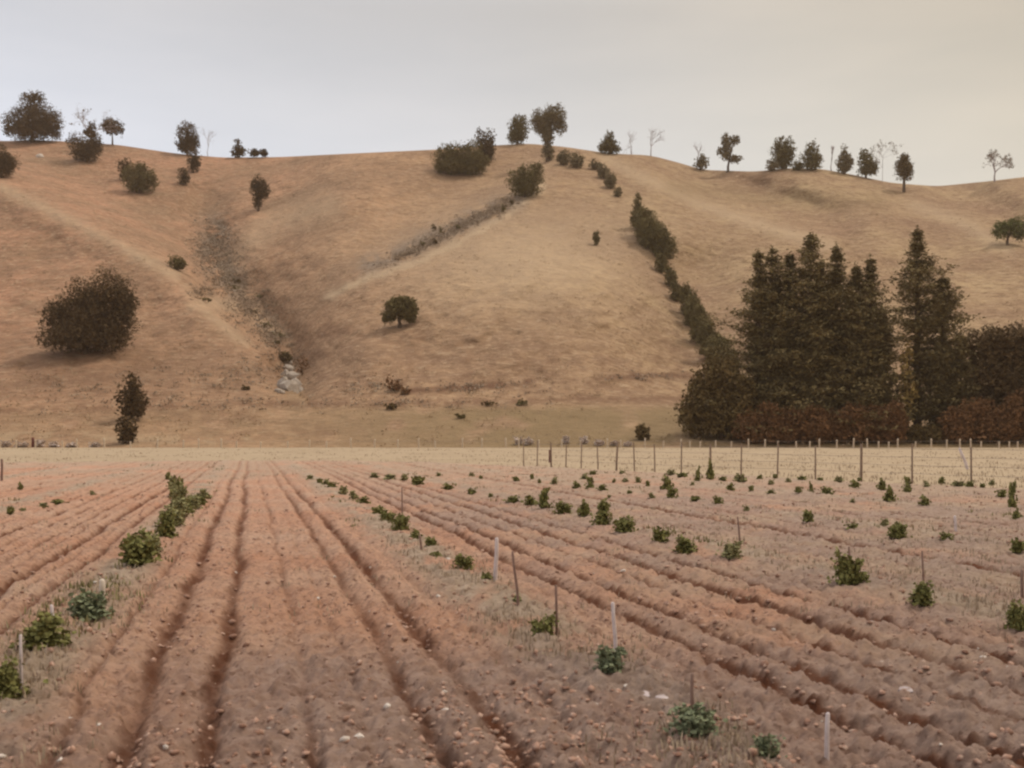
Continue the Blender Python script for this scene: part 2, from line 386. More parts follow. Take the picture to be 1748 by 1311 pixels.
# far limit of the field for each fan ray
def field_limit(a):
    res = np.zeros_like(a)
    for i, av in enumerate(a):
        best = 62.0
        for k in range(len(EDGE) - 1):
            (x0, y0), (x1, y1) = EDGE[k], EDGE[k + 1]
            # X = av*(Y+A0)
            f0 = x0 - av * (y0 + A0); f1 = x1 - av * (y1 + A0)
            if f0 * f1 <= 0 and f0 != f1:
                tt = f0 / (f0 - f1); best = y0 + tt * (y1 - y0); break
        res[i] = max(best, 3.5)
    return res
YM = field_limit(aa)
def soil_relief(X, Y):
    r = X + .238 * Y
    wob = .10 * (fbm(Y / 2.6, r * 1.2, 3, 31) - .5) + .10 * (fbm(Y / 9, r * .3, 2, 33) - .5)
    ruts = [(-.62, .105, 1.0), (-.19, .095, 1.0), (.31, .06, .6), (.62, .04, .35), (-.95, .05, .6), (1.85, .04, .35), (2.5, .05, .4), (3.75, .03, .3), (5.25, .05, .4), (6.6, .05, .5), (9.3, .07, .6), (10.8, .06, .5), (-1.65, .04, .4), (-2.15, .04, .5), (-2.65, .05, .5), (-3.1, .05, .4), (-4.5, .06, .5), (.92, .09, .8), (1.27, .10, 1.0), (1.62, .06, .4),
            (3.05, .11, 1.15), (3.46, .11, 1.2), (3.98, .08, .8), (4.47, .12, 1.35), (4.98, .11, 1.1), (5.45, .06, .5), (2.75, .05, .35),
            (6.95, .08, .5), (7.5, .07, .4), (8.25, .17, 1.6), (8.8, .08, .4), (11.5, .1, .6), (12.4, .1, .8), (15.8, .1, .7), (16.6, .1, .5),
            (-1.92, .09, .75), (-2.38, .10, 1.0), (-2.9, .08, .7), (-3.35, .08, .6), (-3.7, .09, .9), (-4.2, .08, .5), (-6, .1, .7), (-6.6, .1, .7), (-7.3, .1, .8), (-9.7, .1, .7), (-10.4, .1, .7)]
    z = np.zeros_like(r); mk = np.zeros_like(r)
    for k, (c, wd, dp) in enumerate(ruts):
        wd = wd * .78; rr = r + wob - c + .11 * (fbm(Y * 1.1 + 7 * k, r * .4 + k, 3, 40) - .5)
        amp = dp * (1.3 if (c > 2.3 or c < -1.7) else 1.0) * (.30 + .85 * fbm(Y * .8 + 3 * k, r * .7 + k, 3, 50))
        g = np.exp(-(rr / wd) ** 2) * amp
        z -= (.055 if c > 2.3 else .085) * g; mk = np.maximum(mk, g)
        z += .014 * np.exp(-((np.abs(rr) - 2.0 * wd) / (wd * .9)) ** 2) * amp
    for c in ROWS:
        rr = r + wob - c
        z += .05 * np.exp(-(rr / .45) ** 2)
    near = 1.0
    n1 = fbm(X * 5, Y * 5, 4, 60) - .5; n2 = fbm(X * 16, Y * 16, 3, 70) - .5; n3 = vn(X * 34, Y * 34, 75) - .5
    fade = 1 / (1 + (Y / 45) ** 2)
    z = z + .085 * n1 + (.11 * np.clip(n2, -.08, .5) + .034 * n3) * fade
    return z, mk, wob, n1
ROWS = [-12.3, -8.6, -5.0, -1.4, 2.13, 6.15, 10.1, 14.0, 18.0]
T = np.linspace(0, 1, 620)
AA, TT = np.meshgrid(aa, T)
inv0 = 1 / 3.2; inv1 = 1 / YM[None, :]
Yf = 1 / (inv0 + (inv1 - inv0) * TT)
Xf = AA * (Yf + A0)
zf, rutm, wob, n1 = soil_relief(Xf, Yf)
edgefade = sstep(YM[None, :] - Yf, 0, 1.2)
zf = .03 * edgefade + zf * (.3 + .7 * edgefade)
me = np_mesh('field', np.stack([Xf.ravel(), Yf.ravel(), zf.ravel()], 1), grid_faces(*Xf.shape), True)
r = Xf + .238 * Yf
weedy = np.zeros_like(r)
for c in ROWS:
    wd = .42 if c > -1 else .34
    weedy = np.maximum(weedy, np.exp(-((r + wob - c) / wd) ** 4) * sstep(fbm(Xf * 2.2, Yf * 1.2, 3, 80), .3, .52))
far = sstep(Yf, 26, 44)
weedy = np.maximum(weedy, far * .65 * sstep(fbm(Xf * .5, Yf * .15, 3, 85), .35, .55))
weedy = np.maximum(weedy, sstep(r, 2.6, 4.5) * .55 * sstep(fbm(Xf * 1.6, Yf * 1.2, 3, 87), .3, .6))
weedy = np.maximum(weedy, sstep(r, 5.0, 7.5) * .8 * sstep(fbm(Xf * .9, Yf * .6, 3, 86), .32, .55))
weedy = np.maximum(weedy, (1 - sstep(YM[None, :] - Yf, 2, 9)) * .85)
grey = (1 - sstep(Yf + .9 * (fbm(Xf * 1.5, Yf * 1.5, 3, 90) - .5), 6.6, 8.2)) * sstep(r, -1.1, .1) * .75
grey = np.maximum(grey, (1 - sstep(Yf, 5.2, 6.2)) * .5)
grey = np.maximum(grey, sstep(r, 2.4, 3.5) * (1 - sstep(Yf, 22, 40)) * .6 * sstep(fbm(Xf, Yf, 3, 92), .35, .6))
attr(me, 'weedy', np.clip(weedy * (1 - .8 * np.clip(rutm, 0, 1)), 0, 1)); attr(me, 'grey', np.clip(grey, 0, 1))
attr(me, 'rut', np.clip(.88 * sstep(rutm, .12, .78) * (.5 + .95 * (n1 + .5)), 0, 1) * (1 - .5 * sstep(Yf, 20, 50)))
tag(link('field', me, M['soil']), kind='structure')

def ground_z(x, y):
    """height of the soil sheet at a point of the field"""
    z, _, _, _ = soil_relief(np.array([x]), np.array([y]))
    return float(z[0]) + .03

a2 = np.linspace(-.95, .95, 300); T2 = np.linspace(0, 1, 90)
YM2 = np.maximum(field_limit(a2) - .35, 3.2)
AA2, TT2 = np.meshgrid(a2, T2)
Yp = 1 / (1 / YM2[None, :] + (1 / 152.0 - 1 / YM2[None, :]) * TT2)
Xp = AA2 * (Yp + A0); Zp = -.03 + .07 * (fbm(Xp * .4, Yp * .4, 3, 95) - .5) * sstep(Yp, 40, 60)
me = np_mesh('paddock', np.stack([Xp.ravel(), Yp.ravel(), Zp.ravel()], 1), grid_faces(*Xp.shape), True)
tag(link('paddock', me, M['paddock']), kind='structure')
me = np_mesh('ground', [(-1600, -400, -.4), (1600, -400, -.4), (1600, 1600, -.4), (-1600, 1600, -.4)], np.array([(0, 1, 2, 3)]))
tag(link('ground', me, M['paddock']), kind='structure')

# ------------------------------------------------------------------ vegetation builders
def quads(C, size, rg, flat=0.0, aspect=.6):
    """leaf-sized faces at points C, random orientation; flat 0..1 presses them level"""
    n = len(C); size = np.broadcast_to(size, (n,)) * rg.uniform(.65, 1.35, n)
    a = rg.normal(size=(n, 3)); a[:, 2] *= (1 - flat); a /= np.linalg.norm(a, axis=1)[:, None]
    b = rg.normal(size=(n, 3)); b[:, 2] *= (1 - flat); b -= (a * b).sum(1)[:, None] * a; b /= np.linalg.norm(b, axis=1)[:, None]
    a *= size[:, None] * .5; b *= size[:, None] * .5 * aspect
    V = np.stack([C - a, C + b * .9 - a * .1, C + a, C - b], 1).reshape(-1, 3)
    return V, np.arange(4 * n).reshape(-1, 4)

def blob_points(blobs, n, rg, shell=.45, lump=9.0):
    """points clustered in lumps through ellipsoids (x,y,z,rx,ry,rz)"""
    B = np.array(blobs, float); wgt = (B[:, 3] * B[:, 4] * B[:, 5]) ** .67; wgt /= wgt.sum()
    nc = max(6, int(n / lump)); ib = rg.choice(len(B), nc, p=wgt)
    d = rg.normal(size=(nc, 3)); d /= np.linalg.norm(d, axis=1)[:, None]
    rr = 1 - shell * rg.random(nc) ** 1.6
    rr *= .88 + .24 * rg.random(nc)
    Cc = B[ib, :3] + d * rr[:, None] * B[ib, 3:]
    k = rg.integers(0, nc, n); sp = np.minimum(np.minimum(B[ib, 3], B[ib, 4]), B[ib, 5])[k] * .10
    return Cc[k] + rg.normal(size=(n, 3)) * sp[:, None]

def limbs(mb, base, crown_blobs, r0, rg, sides=6):
    """tapered trunk leaning into the crown with limbs to each blob"""
    B = np.array(crown_blobs, float); top = B[np.argmax(B[:, 2] + B[:, 5] * .3), :3].copy()
    zt = top[2]; mid = np.array([top[0] * .4 + rg.normal() * r0, top[1] * .3, zt * .5])
    mb.tube([(0, 0, -r0 * 1.5), (rg.normal() * r0 * .2, 0, zt * .15), mid, top], [r0 * 1.25, r0, r0 * .7, r0 * .2], sides)
    for k in range(len(B)):
        t = rg.uniform(.25, .6); s = np.array([mid[0] * t * 2 if t < .5 else mid[0], mid[1], zt * t])
        e = B[k, :3] + rg.normal(size=3) * B[k, 3:] * .2
        mb.tube([s, (s + e) / 2 + (0, 0, .1 * zt * rg.random()), e], [r0 * .45, r0 * .3, r0 * .1], 5)

def broadleaf(name, cat, label, p, H, blobs, mkey, n=1800, leaf=None, trunk=.03, seed=1, group=None, shell=.6, bark='bark', lump=9.0):
    """blobs given in units of H: (x, z, rx, rz[, y])"""
    rg = np.random.default_rng(seed * 101 + 3)
    BB = []
    for q in blobs:
        x, z, rxx, rzz = q[:4]; y = q[4] if len(q) > 4 else rg.uniform(-.25, .25) * rxx
        BB.append((x * H, y * H, z * H, rxx * H, rxx * H * rg.uniform(.85, 1.1), rzz * H))
    full_ = list(BB)
    for (x, y, z, a, b_, c) in BB:            # secondary lumps break the outline
        for _ in range(9):
            th = rg.uniform(0, 2 * math.pi); ph = rg.uniform(-.25, 1.2)
            s = rg.uniform(.28, .5)
            full_.append((x + a * .70 * math.cos(th) * math.cos(ph), y + b_ * .70 * math.sin(th) * math.cos(ph), z + c * .80 * math.sin(ph), a * s, b_ * s, c * s))
    root = empty(name, p, rg.uniform(-.2, .2)); tag(root, label, cat, group)
    tb = MB(); limbs(tb, 0, BB, trunk * H, rg); link('trunk', tb.mesh('trunk'), M[bark], root)
    leaf = leaf or H * .045
    C = blob_points(full_, n, rg, shell, lump); C = C[C[:, 2] > -.02 * H]
    V, Fq = quads(C, leaf, rg, .2)
    C2 = blob_points([(x, y, z, a * .8, b_ * .8, c * .8) for (x, y, z, a, b_, c) in BB], n // 3, rg, .9, 3)
    V2, F2 = quads(C2, leaf * 2.0, rg, .1)
    mb = MB(); mb.add(V, Fq); mb.add(V2, F2)
    link('crown', mb.mesh('crown', False), M[mkey], root)
    return root

def bare_tree(name, cat, label, p, H, spread, seed, leaves=0, mkey='bare', fork=.35, group=None, depth=5, thick=.022, leafmat='crown_lav', umbrella=False):
    rg = np.random.default_rng(seed); root = empty(name, p); tag(root, label, cat, group)
    mb = MB(); tips = []
    def grow(s, d, ln, r, lv):
        e = s + d * ln; m_ = (s + e) / 2 + rg.normal(size=3) * ln * .05
        mb.tube([s, m_, e], [r, r * .8, r * .6], 5 if lv < 2 else 4, lv >= depth)
        if lv >= depth: tips.append(e); return
        for _ in range(3 if lv < 3 else 2):
            nd = d + rg.normal(size=3) * (.42 + .06 * lv) * spread; nd[2] += (.10 if not umbrella else -.02); nd /= np.linalg.norm(nd)
            grow(e, nd, ln * rg.uniform(.62, .86), r * .62, lv + 1)
    grow(np.array([0, 0, -.1]), np.array([0.03, 0, 1.0]), H * fork, H * thick, 0)
    V = np.concatenate(mb.v); zmax = V[:, 2].max(); s = H / zmax
    mb.v = [v * s for v in mb.v]
    link('trunk', mb.mesh('trunk'), M[mkey], root)
    if leaves:
        tp = np.array(tips) * s; C = tp[rg.integers(0, len(tp), leaves)] + rg.normal(size=(leaves, 3)) * H * .025
        V, Fq = quads(C, H * .035, rg); m_ = MB(); m_.add(V, Fq); link('crown', m_.mesh('crown', False), M[leafmat], root)
    return root

def conifer(name, label, p, H, Wd, seed, prof=None, start=.08, mkey='crown_pine', group=None, tiers=33, dens=1.0, gaps=.12, lean=0, category='pine tree'):
    rg = np.random.default_rng(seed); root = empty(name, p); tag(root, label, category, group)
    tb = MB(); tr = H * .016
    tb.tube([(0, 0, -.3), (lean * .3, 0, H * .35), (lean * .7, 0, H * .7), (lean, 0, H * .99)], [tr * 1.3, tr, tr * .6, tr * .12], 8)
    Cs = []; Sz = []
    prof = prof or (lambda t: (1 - t) ** .75)
    for k in range(tiers):
        t = start + (1 - start) * (k + rg.uniform(-.25, .25)) / tiers; t = min(max(t, start), .985)
        z = t * H; L0 = Wd / 2 * prof(t) * rg.uniform(.66, 1.28) * min(1, .16 + 3.4 * (1 - t)); nb = int(rg.integers(3, 7))
        for j in range(nb):
            if rg.random() < gaps: continue
            th = 2 * math.pi * (j + rg.uniform(-.35, .35)) / nb + k * 1.1
            ln = L0 * rg.uniform(.42, 1.38); up = rg.uniform(-.22, .26) + .35 * t
            d = np.array([math.cos(th), math.sin(th), up]); cx = lean * t
            s = np.array([cx, 0, z]); e = s + d * ln + (0, 0, .06 * ln)
            tb.tube([s, s + d * ln * .55 - (0, 0, .04 * ln), e], [tr * .35 * (1 - t) + .03, tr * .2 * (1 - t) + .02, .012], 4)
            nt_ = 2 + int(ln / 1.1); us = np.linspace(.28, 1.0, nt_) + rg.normal(size=nt_) * .04
            side = np.array([-d[1], d[0], 0])
            for u in us:                                   # needle tufts along the bough, wider half way out
                q0 = s + d * (u * ln) + side * rg.normal() * (.05 + .16 * math.sin(min(1, u) * 2.7)) * ln
                q0[2] += -.05 * ln * math.sin(u * 3.1) + .08 * ln * u ** 2
                m_ = int(dens * rg.integers(24, 42)); sp = .30 + .085 * ln
                c = q0 + rg.normal(size=(m_, 3)) * (sp * 1.05, sp * 1.05, .21)
                Cs.append(c); Sz.append(np.full(m_, .50))
    c = np.stack([rg.normal(size=40) * .16 + lean, rg.normal(size=40) * .16, H * rg.uniform(.95, 1.02, 40)], 1); Cs.append(c); Sz.append(np.full(40, .4))
    C = np.concatenate(Cs); V, Fq = quads(C, np.concatenate(Sz), rg, .62, .42)
    link('trunk', tb.mesh('trunk'), M['bark'], root)
    m_ = MB(); m_.add(V, Fq); link('crown', m_.mesh('crown', False), M[mkey], root)
    return root

# ------------------------------------------------------------------ trees and shrubs on the hills
ONE = [(0, .55, .42, .45)]
def hill_tree(px, base, top, w, blobs, mkey, name, cat, label, **kw):
    """blobs in picture units: centre offset from the foot (px, px up) and radii; turned into real metres at the tree's own distance"""
    p = at_hill(px, base); s = p.y / F; H = (base - top) * s
    bl = [(bx / (base - top), bz / (base - top), rx_ / (base - top), rz_ / (base - top)) for bx, bz, rx_, rz_ in blobs]
    w_ = w / (base - top)
    if kw.pop('skirt', True): bl.append((0, .17, w_ * .40, .19)); bl.append((w_ * .12, .36, w_ * .38, .26))
    bl = [(a_, b_, c_ * 1.06, d_ * 1.04) for a_, b_, c_, d_ in bl]
    kw.setdefault('seed', int(px * 7 + base)); kw.setdefault('leaf', max(.30, 1.75 * s))
    area = sum(rx_ * rz_ for _, _, rx_, rz_ in blobs); kw.setdefault('n', int(min(22000, max(1200, area * 9))))
    return broadleaf(name, cat, label, p, H, bl, mkey, **kw)

T_ = hill_tree
# left ridge
T_(55, 243, 150, 102, [(-24, 30, 27, 26), (22, 34, 29, 30), (-2, 58, 24, 24), (0, 76, 20, 13), (38, 14, 13, 13), (-42, 20, 9, 12)], 'crown_dark', 'evergreen_tree', 'tree', 'largest dark tree on the left ridge, broad crown under a thin domed top')
T_(2, 303, 234, 60, [(-10, 36, 20, 32), (12, 22, 16, 20)], 'crown_dark', 'evergreen_tree', 'tree', 'dark tree cut by the left frame edge below the ridge')
T_(146, 276, 220, 60, [(-6, 24, 24, 22), (14, 30, 15, 22)], 'crown_dark', 'evergreen_shrub', 'shrub', 'dense round dark bush just below the ridge, under the thin leafless tree')
T_(192, 246, 198, 40, [(-6, 30, 13, 15), (9, 26, 11, 14)], 'crown_dark', 'small_tree', 'tree', 'small twin crowned tree on the ridge line, right of the largest dark tree', skirt=False)
T_(213, 308, 268, 28, [(0, 20, 13, 19)], 'crown_dark', 'evergreen_shrub', 'shrub', 'smaller rounded dark shrub touching the left side of a wide grey green bush')
T_(238, 330, 274, 62, [(-8, 24, 22, 22), (12, 26, 18, 20), (3, 42, 12, 12)], 'crown_olive', 'wide_bush', 'shrub', 'wide grey green bush on the upper left slope below the ridge')
T_(320, 262, 207, 42, [(0, 30, 18, 24), (10, 16, 12, 14), (-12, 14, 9, 13)], 'crown_dark', 'evergreen_tree', 'tree', 'tall dark tree on the ridge with two bushes stepping down below it')
T_(330, 295, 250, 28, [(0, 22, 13, 20)], 'crown_dark', 'evergreen_shrub', 'shrub', 'dark upright bush directly under the tall ridge tree')
T_(313, 316, 283, 24, [(0, 16, 11, 15)], 'crown_dark', 'evergreen_shrub', 'shrub', 'lowest and smallest of three dark bushes stepping down from the ridge')
T_(406, 269, 237, 28, [(0, 10, 13, 10), (0, 21, 8, 11)], 'crown_dark', 'pointed_shrub', 'shrub', 'small pointed dark shrub alone in the dip of the skyline')
T_(434, 267, 253, 20, [(0, 6, 10, 7)], 'crown_dark', 'low_shrub', 'shrub', 'low flat shrub on the skyline right beside the small pointed shrub', seed=3)
T_(450, 267, 254, 16, [(0, 6, 8, 6)], 'crown_dark', 'low_shrub', 'shrub', 'last tiny low shrub before the long bare stretch of skyline', seed=4)
T_(441, 360, 294, 38, [(-2, 38, 14, 24), (8, 34, 12, 16), (-2, 16, 9, 14)], 'crown_dark', 'narrow_tree', 'tree', 'lone narrow dark tree on the open upper slope left of centre', trunk=.035, skirt=False)
p = at_hill(153, 262); bare_tree('leafless_tree', 'tree', 'thin leafless grey tree on the left ridge rising behind a round bush', p, (262 - 174) * p.y / F, 1.0, 21, leaves=160, fork=.4)
T_(153, 262, 205, 22, [(4, 42, 7, 14), (0, 34, 10, 8)], 'crown_dark', 'small_tree', 'tree', 'slim dark tree top showing between the round bush and the leafless crown', skirt=False, seed=8)
p = at_hill(355, 268); bare_tree('leafless_tree', 'tree', 'faint leafless sapling on the ridge just right of the tall dark tree', p, 52 * p.y / F, .7, 22, depth=4, thick=.012)
# middle ridge
T_(770, 298, 242, 70, [(-12, 28, 20, 24), (10, 30, 22, 24), (-18, 12, 13, 12), (18, 12, 16, 12)], 'crown_olive', 'bush_clump', 'bush', 'wide dense olive bush clump at the left of the middle ridge group')
T_(806, 299, 238, 56, [(0, 34, 20, 24), (12, 22, 18, 20), (-6, 14, 16, 14)], 'crown_olive', 'bush_clump', 'bush', 'taller olive bush between the wide clump and the upright tree on the middle ridge')
T_(828, 278, 217, 38, [(-7, 38, 11, 22), (8, 36, 11, 22), (0, 16, 15, 16)], 'crown_dark', 'upright_tree', 'tree', 'squarish upright dark tree at the right end of the middle ridge bushes')
T_(896, 336, 275, 66, [(-14, 26, 18, 24), (10, 38, 22, 20), (22, 46, 12, 10), (0, 18, 16, 16)], 'crown_olive', 'wide_bush', 'bush', 'large olive bush at the head of the pale gully below the middle ridge')
T_(884, 246, 190, 40, [(-4, 22, 15, 22), (4, 38, 14, 16), (-10, 12, 9, 12)], 'crown_olive', 'leaning_tree', 'tree', 'rounded tree leaning right on the skyline, left of the tallest middle tree')
T_(936, 275, 178, 62, [(-14, 66, 17, 22), (10, 74, 19, 22), (20, 58, 12, 16), (0, 40, 11, 20), (-6, 52, 14, 14), (0, 14, 12, 16)], 'crown_far', 'tall_tree', 'tree', 'tallest tree on the middle skyline, heavy crown on a thick leafy stem', trunk=.05, skirt=False)
for k, (x, bs, tp, w, lab) in enumerate([(962, 282, 252, 26, 'first low shrub of the hedge line right of the tallest middle tree'), (984, 287, 258, 30, 'second low shrub of the hedge line near the skyline'),
        (1016, 290, 270, 22, 'small shrub where the hedge line starts down the slope'), (1030, 305, 276, 24, 'middle shrub of three stepping down below the skyline'),
        (1042, 322, 290, 24, 'lower leaning shrub of three stepping down below the skyline'), (1055, 336, 318, 16, 'last little shrub before the gap in the hedge line')]):
    T_(x, bs, tp, w, [(0, (bs - tp) * .5, w * .46, (bs - tp) * .46), (-w * .2, (bs - tp) * .35, w * .3, (bs - tp) * .3)], 'crown_far', 'hedge_shrub', 'shrub', lab, group='shrubs of the hedge line running down the hill')
T_(1039, 263, 222, 42, [(0, 14, 15, 14), (1, 26, 10, 15), (-12, 8, 9, 8), (13, 7, 9, 7)], 'crown_olive', 'cone_tree', 'tree', 'small cone shaped tree on the skyline left of two leafless trees')
p = at_hill(1078, 264); bare_tree('leafless_tree', 'tree', 'smaller left one of two round leafless trees on the skyline', p, 43 * p.y / F, 1.0, 31, depth=5, fork=.42, thick=.025)
p = at_hill(1111, 266); bare_tree('leafless_tree', 'tree', 'larger right one of two round leafless trees on the skyline', p, 52 * p.y / F, 1.0, 34, depth=5, fork=.42, thick=.025)
# right ridge
T_(1195, 290, 252, 34, [(2, 12, 10, 12), (6, 22, 7, 8)], 'crown_far', 'sparse_shrub', 'shrub', 'ragged shrub with bare twigs on the right skyline dip', seed=51)
p = at_hill(1190, 289); bare_tree('leafless_tree', 'tree', 'thin leafless stems poking above the ragged shrub on the right skyline', p, 48 * p.y / F, 1.0, 35, depth=4, thick=.018)
T_(1243, 293, 223, 46, [(-4, 52, 9, 14), (12, 54, 9, 10), (-2, 38, 9, 12), (12, 22, 15, 7), (-6, 26, 9, 9), (-14, 34, 6, 8)], 'crown_far', 'ragged_tree', 'tree', 'ragged open tree with separate leaf clumps on thin stems on the right skyline', trunk=.028, skirt=False, seed=61)
T_(1318, 292, 268, 26, [(0, 10, 13, 11)], 'crown_far', 'ridge_shrub', 'shrub', 'low shrub at the left foot of the right ridge grove')
T_(1337, 289, 231, 42, [(-3, 24, 18, 22), (-6, 40, 12, 16), (10, 36, 11, 18)], 'crown_olive', 'grove_tree', 'tree', 'left and tallest dense tree of the right ridge grove')
T_(1386, 291, 240, 42, [(0, 20, 19, 19), (-1, 36, 12, 14)], 'crown_olive', 'grove_tree', 'tree', 'second dense tree of the right ridge grove, rounded top')
T_(1362, 291, 272, 24, [(0, 8, 12, 9)], 'crown_olive', 'ridge_shrub', 'shrub', 'low shrub filling the gap between the two densest grove trees')
T_(1440, 297, 243, 36, [(0, 18, 15, 16), (0, 36, 8, 14), (10, 24, 8, 12)], 'crown_far', 'grove_tree', 'tree', 'airy pale tree in the middle of the right ridge grove', shell=.9)
T_(1478, 302, 252, 40, [(0, 22, 17, 20), (-2, 38, 10, 11), (13, 12, 9, 10)], 'crown_olive', 'grove_tree', 'tree', 'right round tree of the ridge grove beside the thin umbrella tree')
p = at_hill(1419, 292); bare_tree('dead_tree', 'tree', 'dead upright trunk standing in the right ridge grove', p, 44 * p.y / F, .18, 41, depth=3, fork=.5, thick=.03)
p = at_hill(1506, 311); bare_tree('umbrella_tree', 'tree', 'thin tree with a flat top on a long bare stem right of the ridge grove', p, 66 * p.y / F, .95, 43, leaves=350, fork=1.15, depth=4, thick=.02, umbrella=True)
T_(1543, 328, 262, 34, [(-1, 40, 15, 22), (6, 34, 12, 16), (1, 58, 7, 8)], 'crown_brown', 'lollipop_tree', 'tree', 'small round crowned tree on a clear trunk, its foot below the right skyline', trunk=.04, skirt=False)
p = at_hill(1698, 310); bare_tree('airy_tree', 'tree', 'open rounded half leafless tree alone near the right frame edge on the skyline', p, 53 * p.y / F, 1.1, 46, leaves=1300, fork=.3, depth=5, thick=.03)
T_(1720, 418, 366, 62, [(-12, 24, 16, 16), (8, 30, 20, 18), (20, 18, 12, 12)], 'crown_green', 'round_tree', 'tree', 'fresh green round tree on the far right slope above the pines', trunk=.045, skirt=False)
# open slope
T_(1018, 419, 392, 14, [(0, 14, 6.5, 12)], 'crown_olive', 'small_shrub', 'shrub', 'single tiny upright shrub on the open slope left of the hedge line')
T_(682, 559, 503, 62, [(-6, 32, 21, 19), (14, 30, 19, 20), (-19, 16, 13, 10), (2, 42, 19, 13), (18, 18, 12, 11)], 'crown_olive', 'paddock_tree', 'tree', 'lone round tree with visible trunk in the middle of the open hill', trunk=.055, skirt=False, seed=71)
T_(147, 602, 452, 175, [(-30, 58, 45, 42), (30, 60, 45, 48), (40, 104, 40, 42), (62, 84, 26, 32), (-4, 86, 40, 38), (-48, 26, 36, 26), (40, 24, 40, 24), (-4, 26, 50, 26), (66, 84, 20, 26), (-50, 58, 30, 28), (74, 58, 14, 16)], 'crown_dark', 'large_round_tree', 'tree', 'very large dense dark bushy tree low on the left slope', n=36000, leaf=.30, seed=5)
T_(224, 718, 632, 60, [(0, 34, 28, 26), (1, 56, 18, 24), (0, 70, 9, 14), (4, 16, 20, 14)], 'crown_dark', 'pointed_tree', 'tree', 'pointed dark tree near the foot of the left hill, a small bush right below', n=3200, trunk=.04)
T_(215, 757, 706, 38, [(0, 26, 18, 23), (2, 12, 13, 12)], 'crown_dark', 'evergreen_shrub', 'shrub', 'narrow dark bush below the pointed tree beside the pale strip', n=1800)
T_(303, 461, 433, 34, [(-2, 14, 15, 12), (7, 10, 9, 9)], 'crown_olive', 'evergreen_shrub', 'shrub', 'dark olive shrub at the left edge of the grey scree')
T_(1096, 751, 722, 26, [(0, 15, 11, 13), (4, 8, 9, 8)], 'crown_brown', 'evergreen_shrub', 'shrub', 'small round dark bush alone behind the paddock strip, left of the big hedge')
T_(486, 620, 597, 26, [(0, 11, 13, 10)], 'crown_brown', 'low_shrub', 'shrub', 'brown shrub just above the pale rock outcrop')
T_(516, 640, 604, 26, [(0, 17, 12, 15)], 'scrub', 'low_shrub', 'shrub', 'russet thin bush right of the pale rock outcrop', n=260)
T_(672, 668, 640, 32, [(-4, 16, 14, 12), (10, 7, 12, 7)], 'scrub', 'low_shrub', 'shrub', 'russet brown shrub at the left end of the dark bank line', n=420)
T_(690, 674, 660, 22, [(0, 6, 11, 6)], 'scrub', 'low_shrub', 'shrub', 'flat dark shrub below right of the russet one on the bank line', n=260)
T_(668, 699, 686, 24, [(0, 6, 12, 6)], 'crown_brown', 'low_shrub', 'shrub', 'small dark low shrub under the bank line on the flat', n=260)
GUL = ['left low shrub of the two on the flat under the dark bank line', 'right low shrub of the two on the flat under the dark bank line', 'thin low shrub on the flat nearest the paddock strip',
       'low brown shrub left of the pale rock outcrop', 'broad low shrub half way down the main gully', 'broad low shrub just below another in the lower gully', 'low shrub beside the middle of the main gully', 'flat low shrub left of the main gully',
       'larger low shrub at the lower edge of the scree', 'small shrub at the lower end of the scree', 'small shrub low in the gully above the outcrop', 'small shrub in the gully below the scree',
       'thin shrub at the left side of the side gully scree', 'upright thin shrub in the middle of the side gully scree', 'thin shrub toward the upper side gully scree', 'small shrub at the lower edge of the side gully',
       'lowest shrub of the side gully', 'ragged shrub just below the bush at the side gully head', 'topmost ragged shrub touching the bush at the side gully head']
for k, (x, bs, w, h) in enumerate([(835, 692, 30, 9), (890, 692, 26, 12), (786, 714, 26, 8), (420, 665, 16, 9), (452, 560, 26, 14), (478, 577, 30, 14), (430, 535, 26, 10), (350, 515, 30, 9), (396, 496, 28, 14), (404, 485, 16, 12), (470, 588, 18, 10), (445, 510, 20, 10),
        (740, 395, 10, 14), (752, 400, 9, 16), (782, 392, 11, 9), (742, 418, 10, 11), (722, 420, 9, 10), (860, 362, 12, 18), (873, 350, 9, 10)]):
    T_(x, bs, bs - h, w, [(-w * .15, h * .5, w * .35, h * .45), (w * .2, h * .4, w * .3, h * .35)], 'crown_olive' if k % 3 else 'crown_brown', 'low_shrub', 'shrub',
       GUL[k], group='low shrubs along the gully and bank', n=180, seed=300 + k)
# hedge line down the hill
HL = [(1088, 392, 324, 30, 'crown_olive', 'pointed top tree where the thick hedge line begins'), (1104, 410, 350, 54, 'crown_olive', 'second bushy tree of the descending hedge line'),
      (1114, 428, 368, 62, 'crown_olive', 'third bushy tree of the descending hedge line'), (1132, 446, 386, 54, 'crown_olive', 'widest bushy tree on the right bulge of the hedge line'),
      (1128, 466, 428, 24, 'crown_olive', 'narrow bush under the hedge line bulge'), (1144, 490, 450, 26, 'crown_olive', 'slim bush in the thin neck of the hedge line'),
      (1154, 514, 476, 26, 'crown_olive', 'bush below the thin neck of the hedge line'), (1175, 540, 478, 36, 'crown_olive', 'upright bush half way down the lower hedge line'),
      (1184, 560, 500, 40, 'crown_olive', 'dense bush on the lower hedge line'), (1196, 585, 515, 42, 'crown_olive', 'dense bush second above the pines on the lower hedge line'),
      (1210, 612, 540, 46, 'crown_olive', 'bush where the hedge line nears the pines'), (1232, 650, 566, 62, 'crown_olive', 'large bush at the foot of the hedge line, touching the pines')]
